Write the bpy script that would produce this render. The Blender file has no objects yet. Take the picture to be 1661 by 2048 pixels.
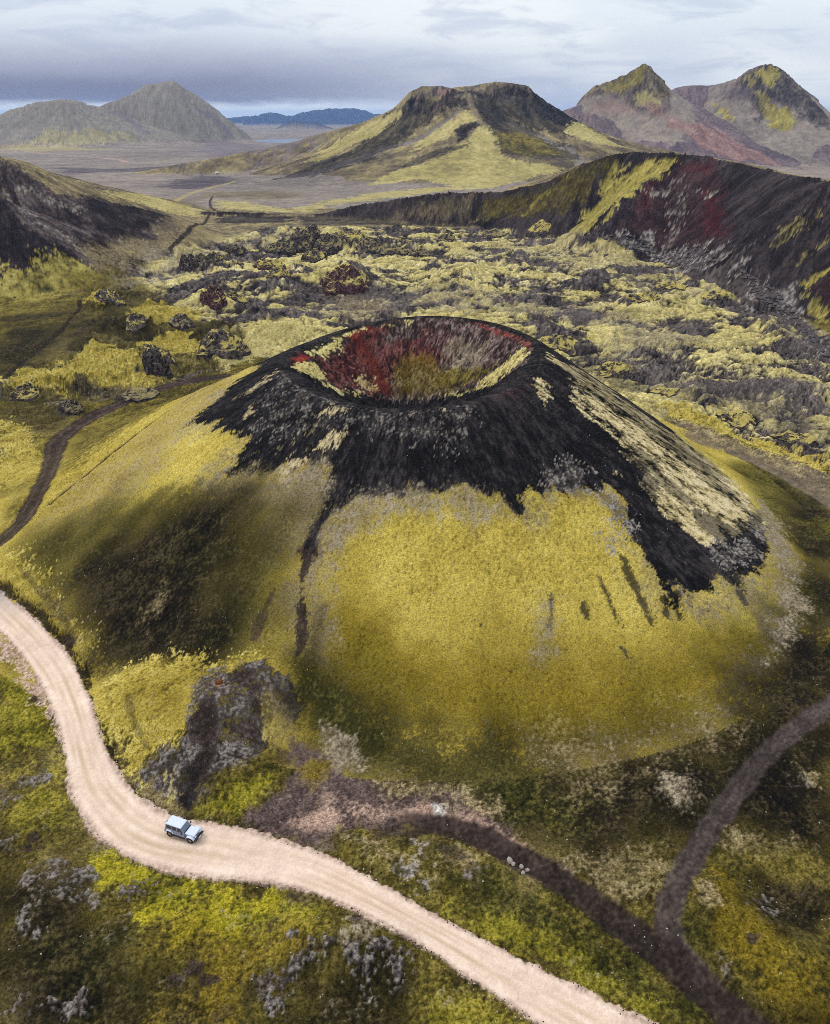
import bpy, bmesh, math, random
import numpy as np
from mathutils import Vector, Matrix

sc = bpy.context.scene
col = sc.collection

# ---------------------------------------------------------------- camera, sky, sun, exposure
cam = bpy.data.objects.new('camera', bpy.data.cameras.new('camera'))
col.objects.link(cam)
cam.location = (0, 0, 86)
cam.rotation_euler = (math.radians(90 - 27.1), 0, 0)
cam.data.sensor_fit = 'HORIZONTAL'
cam.data.sensor_width = 36.0
cam.data.lens = 36.0 * 1545 / 1661
cam.data.clip_start = 0.5
cam.data.clip_end = 80000
sc.camera = cam

SUN_EL, SUN_AZ = 48.0, -62.0          # degrees; azimuth from the view direction, negative to the left
sun = bpy.data.objects.new('sun', bpy.data.lights.new('sun', 'SUN'))
col.objects.link(sun)
sun.data.energy = 1.5
sun.data.angle = math.radians(10)
sun.data.color = (1.0, 0.95, 0.88)
a, e = math.radians(SUN_AZ), math.radians(SUN_EL)
sun_dir = Vector((math.sin(a) * math.cos(e), math.cos(a) * math.cos(e), math.sin(e)))
sun.rotation_euler = sun_dir.to_track_quat('Z', 'Y').to_euler()

sc.view_settings.view_transform = 'Standard'
sc.view_settings.look = 'None'
sc.view_settings.gamma = 1.0
sc.view_settings.use_curve_mapping = False
sc.view_settings.exposure = 0.0
sc.cycles.use_denoising = False
sc.cycles.sample_clamp_indirect = 1.5
sc.cycles.filter_width = 0.9
sc.cycles.volume_bounces = 0
sc.cycles.max_bounces = 4
sc.cycles.diffuse_bounces = 2


class NT:
    """small helper to wire shader nodes"""
    def __init__(self, tree):
        self.t = tree
        tree.nodes.clear()

    def n(self, kind, **kw):
        nd = self.t.nodes.new(kind)
        for k, v in kw.items():
            if k.startswith('i_'):
                key = k[2:]
                nd.inputs[int(key) if key.isdigit() else key.replace('_', ' ')].default_value = v
            else:
                setattr(nd, k, v)
        return nd

    def l(self, a, b):
        self.t.links.new(a, b)

    def m(self, op, a, b=None, c=None, clamp=False):
        nd = self.t.nodes.new('ShaderNodeMath')
        nd.operation = op
        nd.use_clamp = clamp
        for i, v in enumerate((a, b, c)):
            if v is None:
                continue
            if isinstance(v, (int, float)):
                nd.inputs[i].default_value = v
            else:
                self.l(v, nd.inputs[i])
        return nd.outputs[0]

    def mr(self, v, a, b, c=0.0, d=1.0):
        nd = self.t.nodes.new('ShaderNodeMapRange')
        nd.interpolation_type = 'SMOOTHSTEP'
        self.l(v, nd.inputs[0])
        for i, k in enumerate((a, b, c, d)):
            nd.inputs[i + 1].default_value = k
        return nd.outputs[0]

    def mix(self, f, a, b, blend='MIX'):
        nd = self.t.nodes.new('ShaderNodeMix')
        nd.data_type = 'RGBA'
        nd.blend_type = blend
        for s, v in ((nd.inputs[0], f), (nd.inputs[6], a), (nd.inputs[7], b)):
            if isinstance(v, (int, float)):
                s.default_value = v
            elif isinstance(v, tuple):
                s.default_value = v if len(v) == 4 else v + (1,)
            else:
                self.l(v, s)
        return nd.outputs[2]


def lin(r, g, b):
    return tuple(((c / 255 + 0.055) / 1.055) ** 2.4 if c > 10 else c / 3294.6 for c in (r, g, b))


world = bpy.data.worlds.new('World')
sc.world = world
world.use_nodes = True
w = NT(world.node_tree)
sky = w.n('ShaderNodeTexSky', sky_type='NISHITA', sun_disc=False)
sky.sun_elevation = math.radians(SUN_EL)
sky.sun_rotation = math.radians(SUN_AZ)
tc = w.n('ShaderNodeTexCoord')
sep = w.n('ShaderNodeSeparateXYZ')
w.l(tc.outputs['Generated'], sep.inputs[0])
mp = w.n('ShaderNodeMapping')
mp.inputs['Scale'].default_value = (1, 1, 5.0)
w.l(tc.outputs['Generated'], mp.inputs[0])


def wn(scale, detail, rough=0.5, dist=0.0):
    nd = w.n('ShaderNodeTexNoise', i_Scale=scale, i_Detail=detail, i_Roughness=rough, i_Distortion=dist)
    w.l(mp.outputs[0], nd.inputs['Vector'])
    return nd.outputs[0]


X, Z = sep.outputs[0], sep.outputs[2]
nz = wn(3.2, 5, 0.55, 0.4)
nf = wn(9.0, 5, 0.6, 0.6)
zw = w.m('ADD', Z, w.m('ADD', w.m('MULTIPLY', w.m('SUBTRACT', nf, 0.5), 0.016), w.m('MULTIPLY', w.m('SUBTRACT', nz, 0.5), 0.012)))
# a level stratus deck: lilac low down, paler above
base = w.mix(w.mr(zw, 0.03, 0.10), lin(200, 208, 225) + (1,), lin(224, 232, 239) + (1,))
base = w.mix(w.m('MULTIPLY', w.mr(nz, 0.40, 0.66), 0.8), base, lin(238, 243, 245) + (1,))
base = w.mix(w.m('MULTIPLY', w.mr(nf, 0.46, 0.66), 0.6), base, lin(184, 195, 216) + (1,))
left = w.mr(X, 0.22, -0.30)
# the dark underside of the bank that lies to the left
band = w.m('MULTIPLY', w.mr(zw, 0.010, 0.019), w.mr(zw, 0.085, 0.026))
band = w.m('MULTIPLY', band, left)
base = w.mix(w.m('MULTIPLY', band, 0.97), base, lin(116, 119, 148) + (1,))
veil = w.m('MULTIPLY', w.mr(zw, 0.13, 0.05), w.m('MULTIPLY', w.mr(zw, 0.03, 0.05), left))
base = w.mix(w.m('MULTIPLY', veil, 0.30), base, lin(182, 184, 208) + (1,))
gap = w.m('MULTIPLY', w.mr(zw, 0.013, 0.008), w.mr(X, 0.1, -0.1))
base = w.mix(w.m('MULTIPLY', gap, 0.9), base, lin(240, 247, 252) + (1,))
# an overcast sky is brighter overhead than at the horizon
up = w.m('MULTIPLY_ADD', w.m('MAXIMUM', Z, 0.0), 11.0, 10.0)
vs = w.n('ShaderNodeVectorMath', operation='SCALE')
w.l(base, vs.inputs[0])
w.l(up, vs.inputs['Scale'])
skymix = w.mix(0.95, sky.outputs[0], vs.outputs[0])
bg = w.n('ShaderNodeBackground', i_Strength=0.1)
w.l(skymix, bg.inputs[0])
out = w.n('ShaderNodeOutputWorld')
w.l(bg.outputs[0], out.inputs[0])

# ---------------------------------------------------------------- terrain (metres, x right, y away, z up)
f4 = np.float32
_rs = np.random.RandomState(7)
_perm = _rs.permutation(256).astype(np.int32)
_perm = np.concatenate([_perm, _perm])
_ang = _rs.rand(256) * 2 * np.pi
_gx, _gy = np.cos(_ang).astype(f4), np.sin(_ang).astype(f4)


def gn(x, y, seed=0):
    """gradient noise, about -0.7..0.7"""
    x = np.asarray(x, dtype=np.float64) + seed * 17.31
    y = np.asarray(y, dtype=np.float64) + seed * 9.77
    xf, yf = np.floor(x), np.floor(y)
    fx, fy = (x - xf).astype(f4), (y - yf).astype(f4)
    xi, yi = xf.astype(np.int64) & 255, yf.astype(np.int64) & 255
    u = fx * fx * fx * (fx * (fx * 6 - 15) + 10)
    v = fy * fy * fy * (fy * (fy * 6 - 15) + 10)
    p0, p1 = _perm[xi], _perm[xi + 1]
    h00, h01, h10, h11 = _perm[p0 + yi], _perm[p0 + yi + 1], _perm[p1 + yi], _perm[p1 + yi + 1]
    a = _gx[h00] * fx + _gy[h00] * fy
    b = _gx[h10] * (fx - 1) + _gy[h10] * fy
    c = _gx[h01] * fx + _gy[h01] * (fy - 1)
    d = _gx[h11] * (fx - 1) + _gy[h11] * (fy - 1)
    a += u * (b - a)
    c += u * (d - c)
    return a + v * (c - a)


def fbm(x, y, o=3, seed=0, gain=0.5):
    s, a = 0, 1.0
    for i in range(o):
        s = s + a * gn(x * 2.03 ** i, y * 2.03 ** i, seed + i * 3)
        a *= gain
    return s


def ridged(x, y, o=3, seed=0, gain=0.5):
    s, a = 0, 1.0
    for i in range(o):
        s = s + a * (1 - 2.2 * np.abs(gn(x * 2.03 ** i, y * 2.03 ** i, seed + i * 3)))
        a *= gain
    return s


def cells(x, y, seed=0):
    """distance to the nearest and second nearest of one jittered point per unit cell"""
    x = np.asarray(x, dtype=np.float64) + seed * 5.3
    y = np.asarray(y, dtype=np.float64) + seed * 3.1
    xf, yf = np.floor(x), np.floor(y)
    f1 = np.full(x.shape, 9.0, f4)
    f2 = f1.copy()
    for i in (-1, 0, 1):
        for j in (-1, 0, 1):
            cx, cy = xf + i, yf + j
            h = _perm[(_perm[cx.astype(np.int64) & 255] + (cy.astype(np.int64) & 255))]
            px = cx + 0.5 + 0.45 * _gx[h]
            py = cy + 0.5 + 0.45 * _gy[(h * 7 + 31) & 255]
            d = np.sqrt((px - x) ** 2 + (py - y) ** 2).astype(f4)
            n1 = np.minimum(f1, d)
            f2 = np.minimum(f2, np.maximum(f1, d))
            f1 = n1
    return f1, f2


def sst(a, b, x):
    t = np.clip((x - a) / (b - a), 0, 1)
    return t * t * (3 - 2 * t)


def smax(a, b, k):
    h = np.maximum(k - np.abs(a - b), 0) / k
    return np.maximum(a, b) + h * h * k * 0.25


def ridge(x, y, R):
    """height of a ridge: the highest of its crest pieces, each falling away on a slope that flattens out"""
    P = R['P']
    r0 = R.get('round', 4.0)
    best = np.full(x.shape, -1e9)
    dist = np.zeros(x.shape)
    s = np.zeros(x.shape)
    wl = np.zeros(x.shape)
    acc = 0.0
    for (ax, ay, az), (bx, by, bz) in zip(P[:-1], P[1:]):
        dx, dy = bx - ax, by - ay
        L2 = dx * dx + dy * dy
        L = math.sqrt(L2)
        t = np.clip(((x - ax) * dx + (y - ay) * dy) / L2, 0, 1)
        d = np.sqrt((x - ax - t * dx) ** 2 + (y - ay - t * dy) ** 2)
        w = 0.5 + 0.5 * np.clip((dx * (y - ay) - dy * (x - ax)) / (L * d + 1e-6), -1, 1)
        S = R['SR'] + w * (R['SL'] - R['SR'])
        D = R['DR'] + w * (R['DL'] - R['DR'])
        dd = np.sqrt(d * d + r0 * r0) - r0
        hh = az + t * (bz - az) - S * D * (1 - np.exp(-dd / D))
        m = hh > best
        best = np.where(m, hh, best)
        dist = np.where(m, d, dist)
        # past the end of a piece the position along the crest goes on round its end point
        tr = ((x - ax) * dx + (y - ay) * dy) / L2
        over = (tr - t) * L
        ang = np.arctan2(over, np.sqrt(np.maximum(d * d - over * over, 0)) + 1e-3)
        s = np.where(m, acc + t * L + ang * R.get('fan', 60.0), s)
        wl = np.where(m, w, wl)
        acc += L
    return best, dist, s, wl


def plain(x, y):
    yy = [-500, 200, 300, 450, 640, 760, 950, 1300, 2000, 4000, 40000]
    zz = [0, 0, 2, 6, 9, 6, 3, 0, -8, -12, -12]
    return np.interp(y, yy, zz)


CONE = (0.0, 182.0)


def around(th, vals):
    """smooth periodic profile: vals at -180, -135, ... 135 degrees"""
    c = np.fft.rfft(vals) / len(vals)
    t = np.radians(th + 180)
    s = np.full(np.shape(th), c[0].real)
    for k in range(1, len(c)):
        g = (2.0 if k < len(vals) / 2 else 1.0)
        s = s + g * (c[k].real * np.cos(k * t) - c[k].imag * np.sin(k * t))
    return s


def cone(x, y):
    dx, dy = x - CONE[0], y - CONE[1]
    r = np.hypot(dx, dy) + 1e-6
    th = np.degrees(np.arctan2(dy, dx))          # 0 right, 90 back, 180 left, -90 front
    rr = around(th, [31.6, 31, 31.4, 31, 30.6, 31, 31.5, 31.5])
    hr = around(th, [35.2, 34.2, 34.0, 36, 38.2, 39.2, 39, 36.5])
    rb = around(th, [104, 97, 93, 94, 88, 84, 84, 94])
    s = (r - rr) / (rb - rr)
    out = hr * (1 - s)
    k = 3.0
    out = 0.5 * (out + np.sqrt(out * out + k * k)) - k * 0.5 * np.clip(1 - s, 0, 1)
    out = np.where(s > 1.6, 0, out)
    out = out * (1 - sst(1.25, 1.6, s))
    q = np.clip(r / rr, 0, 1)
    ins = np.where(r < rr, hr - (1 - q ** 1.5) * 19.0, hr + (r - rr) * 0.92)
    g = np.maximum(4.0 - np.abs(out - ins), 0) / 4.0
    o = np.minimum(out, ins) - g * g
    return o, r, th, s, rr


def bump(x, y, B):
    s = 0
    for (bx, by, rx, ry, rot, h) in B:
        c, n = math.cos(rot), math.sin(rot)
        u = ((x - bx) * c + (y - by) * n) / rx
        v = (-(x - bx) * n + (y - by) * c) / ry
        s = s + h * np.exp(-(u * u + v * v) * 1.2)
    return s


def macro(x, y, full=False):
    """the land without its small relief"""
    x = np.asarray(x, float)
    y = np.asarray(y, float)
    h = plain(x, y) + bump(x, y, BUMPS)
    info = {}
    for k in RIDGES:
        R = RIDGES[k]
        w = R.get('warp', 0)
        if w:
            sc = R['wsc']
            wx = x + w * fbm(x / sc, y / sc, 2, 11)
            wy = y + w * fbm(x / sc, y / sc, 2, 23)
        else:
            wx, wy = x, y
        rh, d, s, wl = ridge(wx, wy, R)
        if full:
            info[k] = (rh - h, d, s, rh, wl)
        h = smax(h, rh, R.get('k', 4.0) * 2)
    c, r, th, s, rr = cone(x, y)
    h = h * np.clip((r - 60) / 40, 0, 1) + c
    if full:
        info['cone'] = (r, th, s, rr)
        return h, info
    return h

# ---------------------------------------------------------------- measured outlines, in metres
RIDGES = {
    'wall': {'P': [(-194.5, 745, 9.3), (-181.9, 740, 10.7), (-140.4, 745, 8.5), (-106.0, 740, 6.0), (-79.9, 730, 10.5), (-56.8, 720, 16.4), (-12.9, 700, 24.2), (28.4, 680, 30.5), (67.6, 665, 32.9), (89.2, 650, 38.0), (103.7, 645, 42.0), (121.6, 642, 49.9), (139.4, 640, 57.6), (161.3, 640, 63.1), (179.6, 612, 62.8), (195.6, 584, 62.3), (212.9, 555, 59.0), (219.6, 530, 56.8), (220.6, 482, 55.7), (218.0, 440, 55.5), (233.0, 400, 52.5), (248.0, 350, 50.8)], 'SL': 0.26, 'SR': 0.82, 'DL': 600, 'DR': 700, 'round': 1.5, 'warp': 5, 'wsc': 40, 'k': 2.0},
    'spur': {'P': [(182.1, 600, 58.1), (158.5, 578, 45.6), (138.7, 562, 35.8), (122.2, 558, 23.5), (106.5, 560, 13.5)], 'fan': 25, 'SL': 0.6, 'SR': 0.75, 'DL': 600, 'DR': 600, 'round': 2, 'warp': 4, 'wsc': 25, 'k': 1.5},
    'hill': {'P': [(-369.7, 470, 62.1), (-318.2, 480, 69.3), (-284.3, 495, 69.8), (-250.2, 512, 64.9), (-232.8, 528, 51.4), (-216.0, 543, 38.1), (-202.1, 576, 30.6), (-178.9, 588, 22.8), (-163.0, 620, 13.3)], 'fan': 40, 'SL': 0.32, 'SR': 0.66, 'DL': 600, 'DR': 700, 'round': 1.5, 'warp': 6, 'wsc': 50, 'k': 3.0},
    'hillspur': {'P': [(-248.9, 450, 58.2), (-227.7, 455, 45.3), (-202.0, 450, 27.8), (-185.5, 455, 8.2)], 'fan': 30, 'SL': 0.5, 'SR': 0.66, 'DL': 500, 'DR': 700, 'round': 2, 'warp': 4, 'wsc': 30, 'k': 2},
    'hillback': {'P': [(-423.0, 700, 61.7), (-352.7, 720, 52.5), (-338.0, 740, 44.4), (-317.5, 760, 34.1), (-295.4, 780, 21.5)], 'SL': 0.3, 'SR': 0.4, 'DL': 500, 'DR': 400, 'round': 4, 'k': 3},
    'dome': {'P': [(-2320.4, 3500, -35.7), (-1887.2, 3500, 47.0), (-1678.2, 3500, 72.3), (-1545.6, 3500, 122.4), (-1461.1, 3500, 141.9), (-1379.7, 3500, 148.9), (-1301.2, 3520, 128.0), (-1213.1, 3500, 74.1), (-1094.9, 3480, 16.4)], 'fan': 400, 'SL': 0.48, 'SR': 0.46, 'DL': 1300, 'DR': 1100, 'round': 40, 'warp': 40, 'wsc': 350, 'k': 12},
    'peakfar': {'P': [(-1430.4, 3700, 81.0), (-1354.4, 3750, 128.8), (-1256.7, 3800, 169.6), (-1178.5, 3850, 214.8), (-1156.1, 3850, 218.7), (-1117.1, 3850, 216.8), (-1093.6, 3850, 228.2), (-1063.2, 3850, 228.2), (-1002.5, 3850, 193.8), (-947.9, 3850, 141.6), (-877.0, 3800, 84.8), (-796.1, 3750, 26.6), (-714.1, 3700, -11.4)], 'fan': 400, 'SL': 0.84, 'SR': 0.84, 'DL': 1500, 'DR': 1300, 'round': 12, 'warp': 22, 'wsc': 240, 'k': 8},
    'centre': {'P': [(-257.5, 1330, 2.5), (-223.9, 1400, 14.1), (-192.6, 1420, 26.8), (-150.9, 1430, 44.6), (-109.0, 1440, 66.2), (-58.9, 1450, 87.8), (-18.7, 1450, 103.3), (16.2, 1460, 116.7), (45.6, 1470, 122.8), (66.9, 1480, 123.0), (110.3, 1500, 129.5), (135.7, 1500, 131.7), (174.2, 1500, 128.7), (200.4, 1500, 119.0), (228.3, 1480, 105.1), (270.7, 1470, 84.8), (311.4, 1450, 61.5), (360.3, 1430, 35.5), (410.4, 1420, 17.6)], 'fan': 170, 'SL': 0.66, 'SR': 0.62, 'DL': 270, 'DR': 260, 'round': 5, 'warp': 9, 'wsc': 70, 'k': 5},
    'centrespur': {'P': [(88.3, 1490, 132.2), (96.3, 1430, 99.4), (114.6, 1370, 74.3), (122.2, 1310, 47.4)], 'fan': 120, 'SL': 0.4, 'SR': 0.4, 'DL': 480, 'DR': 480, 'round': 12, 'warp': 8, 'wsc': 60, 'k': 4},
    'peakone': {'P': [(216.5, 1780, 59.7), (279.7, 1800, 83.6), (324.7, 1830, 104.1), (375.7, 1850, 117.4), (440.5, 1890, 131.4), (495.8, 1900, 139.2), (536.7, 1890, 135.2), (558.5, 1880, 127.4), (624.4, 1840, 89.2), (695.2, 1780, 42.9)], 'fan': 220, 'SL': 0.6, 'SR': 0.62, 'DL': 390, 'DR': 360, 'round': 6, 'warp': 14, 'wsc': 110, 'k': 6},
    'cragone': {'P': [(373.2, 1850, 121.1), (386.4, 1870, 144.9), (437.1, 1890, 159.5), (467.5, 1900, 174.8), (489.5, 1900, 185.9), (500.9, 1900, 180.4), (514.7, 1895, 163.5), (538.5, 1885, 142.5)], 'fan': 60, 'SL': 1.2, 'SR': 0.95, 'DL': 400, 'DR': 400, 'round': 2, 'warp': 9, 'wsc': 40, 'k': 12},
    'peaktwo': {'P': [(604.1, 2080, 129.7), (614.2, 2060, 147.8), (638.4, 2050, 151.6), (712.7, 2030, 150.9), (757.7, 2000, 155.9), (814.3, 2000, 155.9), (858.1, 1980, 133.5), (881.2, 1950, 111.2), (911.5, 1930, 85.4), (961.1, 1900, 50.0), (1057.5, 1850, 1.9)], 'fan': 220, 'SL': 0.66, 'SR': 0.68, 'DL': 400, 'DR': 380, 'round': 6, 'warp': 14, 'wsc': 110, 'k': 6},
    'cragtwo': {'P': [(721.1, 2020, 160.6), (736.5, 2010, 168.2), (752.9, 2000, 180.5), (784.6, 2000, 190.2), (801.2, 2000, 191.2), (822.4, 2000, 181.5), (835.6, 1990, 168.3), (853.7, 1980, 153.2), (865.9, 1970, 139.2), (878.9, 1950, 121.1), (909.1, 1930, 95.3), (926.1, 1925, 79.5)], 'fan': 60, 'SL': 1.0, 'SR': 0.82, 'DL': 500, 'DR': 500, 'round': 2, 'warp': 12, 'wsc': 45, 'k': 12},
    'cragleft': {'P': [(-10.4, 1452, 110.6), (-5.4, 1455, 123.1), (12.0, 1460, 130.5), (45.4, 1470, 131.5), (63.4, 1478, 127.4)], 'fan': 30, 'SL': 1.1, 'SR': 0.95, 'DL': 300, 'DR': 300, 'round': 3, 'warp': 4, 'wsc': 30, 'k': 3},
    'cragmid': {'P': [(88.1, 1485, 129.1), (110.0, 1500, 135.5), (135.4, 1500, 139.2), (173.7, 1500, 136.2), (188.4, 1500, 132.5), (203.8, 1495, 121.9)], 'fan': 30, 'SL': 0.95, 'SR': 0.85, 'DL': 300, 'DR': 300, 'round': 3, 'warp': 4, 'wsc': 30, 'k': 3},
    'blueone': {'P': [(-3684.1, 12000, -16.7), (-3121.9, 12000, 32.8), (-2665.9, 12000, 82.2), (-2281.9, 12000, 119.1), (-2005.2, 12000, 125.2), (-1947.5, 12000, 155.9), (-1894.8, 12000, 125.2), (-1591.5, 12000, 119.1), (-1333.7, 12200, 181.9), (-1202.6, 12300, 201.4), (-920.4, 12300, 201.4), (-640.5, 12300, 119.9), (-434.9, 12500, 133.2), (-3.6, 12500, 107.7), (1222.9, 12500, 43.5)], 'fan': 900, 'SL': 0.4, 'SR': 0.36, 'DL': 900, 'DR': 900, 'round': 40, 'warp': 100, 'wsc': 900, 'k': 10},
    'bluetwo': {'P': [(-1353.6, 7600, -90.0), (-1214.3, 7600, -10.6), (-1077.5, 7600, 52.3), (-1010.3, 7600, 71.9), (-901.2, 7600, 64.1), (-793.5, 7600, 28.8), (-620.6, 7600, -42.2), (-489.6, 7600, -90.0)], 'fan': 500, 'SL': 0.5, 'SR': 0.5, 'DL': 600, 'DR': 500, 'round': 15, 'warp': 50, 'wsc': 400, 'k': 8},
}
BUMPS = [
    (-29.4, 93.9, 10, 8, 0.35, 4.6),
    (-32.3, 87.3, 7, 8, 0.0, 2.5),
    (-43.7, 97.4, 12, 8, 0.35, 3.0),
    (-25.2, 81.4, 8, 5, -0.17, 2.0),
    (-23.4, 99.9, 6, 6, 0.0, 2.0),
    (-7.6, 57.2, 9, 5, -0.26, 2.2),
    (38.1, 57.8, 12, 9, -0.7, 2.5),
    (37.9, 80.8, 4, 4, 0.0, 1.2),
    (-45.0, 63.0, 7, 6, 0.52, 1.8),
    (-4.6, 68.0, 8, 4, -0.44, 1.2),
    (45.5, 63.7, 8, 5, -0.52, -1.8),
    (-7.2, 51.4, 9, 6, 0.0, -1.6),
    (-43.9, 54.8, 8, 7, 0.0, 1.2),
    (-31.9, 56.6, 9, 6, 0.0, 1.0),
    (-108.4, 276.7, 17, 9, 0.26, 7.5),
    (-126.4, 261.9, 14, 8, 0.44, 4.5),
    (-97.5, 283.2, 9, 7, 0.0, 5.0),
    (-77.2, 300.6, 9, 6, 0.0, 4.5),
    (-51.4, 328.1, 22, 10, 0.0, 4.0),
    (-114.0, 239.0, 8, 6, 0.0, 3.0),
    (-116.1, 205.1, 16, 12, 0.0, 3.5),
    (-117.2, 342.6, 20, 10, 0.35, 6.0),
    (-152.1, 384.5, 14, 9, 0.0, 6.0),
    (-100.6, 384.5, 12, 10, 0.0, 7.0),
    (-78.9, 431.1, 40, 22, 0.0, 5.0),
    (-35.5, 431.1, 20, 16, -0.52, 9.0),
    (-78.7, 552.7, 45, 16, 0.0, 6.0),
    (-24.1, 552.7, 50, 12, -0.17, 5.0),
    (-128.8, 478.8, 20, 14, 0.0, 5.0),
    (33.6, 448.1, 26, 16, 0.0, 4.0),
    (62.8, 602.8, 22, 10, 0.0, 3.0),
    (112.5, 425.7, 22, 14, 0.0, 4.0),
    (101.8, 312.1, 20, 12, -0.26, 2.5),
    (117.3, 286.6, 30, 14, -0.17, 2.5),
    (127.4, 264.8, 26, 12, -0.35, 2.0),
    (50.1, 337.6, 20, 14, 0.0, 3.0),
]
ROAD_LEFT = [(-155.6, 171.9), (-111.9, 144.6), (-86.8, 125.6), (-76.9, 117.1), (-70.2, 110.6), (-62.4, 101.5), (-56.1, 92.7), (-52.1, 84.9), (-48.7, 78.5), (-44.8, 74.2), (-40.4, 70.0), (-35.4, 67.6), (-28.5, 65.9), (-20.8, 65.2), (-14.3, 64.2), (-7.8, 60.8), (-3.0, 58.4), (1.7, 56.1), (6.6, 52.5), (11.3, 49.3), (12.7, 48.3), (17.0, 45.3), (24.2, 40.0)]
ROAD_RIGHT = [(-173.4, 196.7), (-123.1, 163.4), (-94.6, 141.0), (-82.7, 129.9), (-74.3, 122.4), (-66.6, 115.3), (-59.3, 108.0), (-54.2, 100.4), (-49.6, 92.5), (-45.9, 86.5), (-40.5, 80.0), (-35.1, 76.1), (-30.1, 74.7), (-24.5, 74.3), (-18.0, 71.7), (-11.8, 69.3), (-5.1, 65.3), (1.2, 61.3), (7.0, 58.4), (12.6, 55.4), (17.8, 52.5), (22.7, 49.8), (25.5, 48.2), (30.8, 45.3), (39.9, 39.5)]
LAVA_EDGE = [(-152.5, 495.8), (-136.5, 567.8), (-120.8, 635.5), (-90.9, 645.2), (-12.2, 653.2), (46.2, 632.0), (96.9, 584.4), (128.7, 521.0), (149.9, 514.4), (162.4, 457.5), (171.2, 407.1), (177.5, 370.7), (178.6, 330.6), (177.6, 281.4), (171.7, 222.4), (153.7, 174.7), (128.5, 174.7), (113.5, 193.2), (108.9, 201.7), (99.5, 214.2), (91.6, 226.1), (82.7, 238.2), (53.0, 186.8), (21.5, 193.4), (-17.3, 201.9), (-62.6, 307.1), (-71.2, 281.4), (-81.9, 272.3), (-88.6, 264.1), (-95.5, 257.8), (-106.1, 248.7), (-119.5, 248.6), (-139.5, 248.2), (-152.5, 253.9), (-151.2, 272.7), (-146.8, 287.6), (-141.3, 307.3), (-144.9, 344.3), (-161.4, 380.3), (-171.1, 423.2), (-161.0, 449.8)]
LAKE = [(-743.0, 3946.0), (-747.0, 4263.0), (-579.0, 4313.0), (-405.0, 4121.0), (-389.0, 3864.0), (-478.0, 3709.0), (-575.0, 3636.0), (-673.0, 3709.0)]
TRACKS = {
    'track_fork': ([(113.7, 127.7), (86.0, 110.0), (70.1, 99.4), (60.8, 93.3), (53.9, 88.1), (47.9, 82.1), (42.0, 75.8), (37.7, 70.9), (34.2, 66.5), (31.4, 62.6), (29.7, 58.9), (29.8, 55.9), (31.3, 53.6)], 1.55),
    'track_dark': ([(-6.7, 72.6), (-2.1, 74.2), (3.4, 74.4), (8.0, 72.7), (11.2, 70.8), (13.7, 69.2), (16.3, 67.5), (19.9, 64.3), (24.0, 60.4), (27.3, 57.1), (30.6, 52.9), (33.3, 49.7), (35.3, 47.7), (38.2, 44.7), (42.2, 40.3)], 1.6),
    'track_back': ([(-67.7, 274.1), (-78.0, 271.3), (-86.9, 264.1), (-94.2, 253.5), (-100.1, 241.1), (-104.0, 229.9), (-105.5, 218.1), (-101.5, 201.2), (-92.7, 177.6), (-88.3, 157.8), (-89.3, 149.2), (-94.6, 145.5)], 3.0),
    'track_right': ([(91.5, 204.5), (96.0, 197.7), (100.0, 187.8), (103.7, 172.8), (107.3, 158.5)], 2.6),
    'path_ridge': ([(-53.1, 303.9), (-36.7, 191.0), (-45.4, 194.7), (-54.3, 196.9), (-60.2, 188.3), (-65.9, 180.6), (-71.1, 172.8), (-75.9, 164.8), (-80.2, 159.4), (-82.5, 156.1)], 0.55),
    'path_rim': ([(-31.3, 176.3), (-30.5, 172.9), (-26.7, 165.7), (-20.5, 159.0), (-13.7, 155.0), (-6.4, 187.1)], 0.35),
    'path_left': ([(-163.8, 382.0), (-159.9, 372.1), (-159.2, 358.1), (-154.1, 336.7), (-152.3, 314.2), (-151.6, 294.0), (-148.9, 275.6), (-148.0, 258.7)], 1.0),
    'path_saddle': ([(-237.4, 973.7), (-225.3, 910.3), (-202.9, 818.9), (-191.9, 794.7), (-184.8, 731.7), (-163.4, 628.6), (-150.2, 543.1), (-151.5, 516.5), (-151.8, 499.2)], 1.5),
    'track_plain': ([(-267.6, 1244.9), (-271.5, 1147.9), (-279.4, 1033.6), (-246.1, 770.4)], 4.0),
    'track_far': ([(-1337.3, 2745.8), (-1184.1, 2618.3), (-919.8, 2297.4), (-738.8, 2123.2), (-671.3, 1966.1)], 9.0),
    'path_centre': ([(89.7, 1464.5), (93.8, 1428.5), (98.6, 1372.1), (112.0, 1336.8)], 5.0),
}
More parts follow.
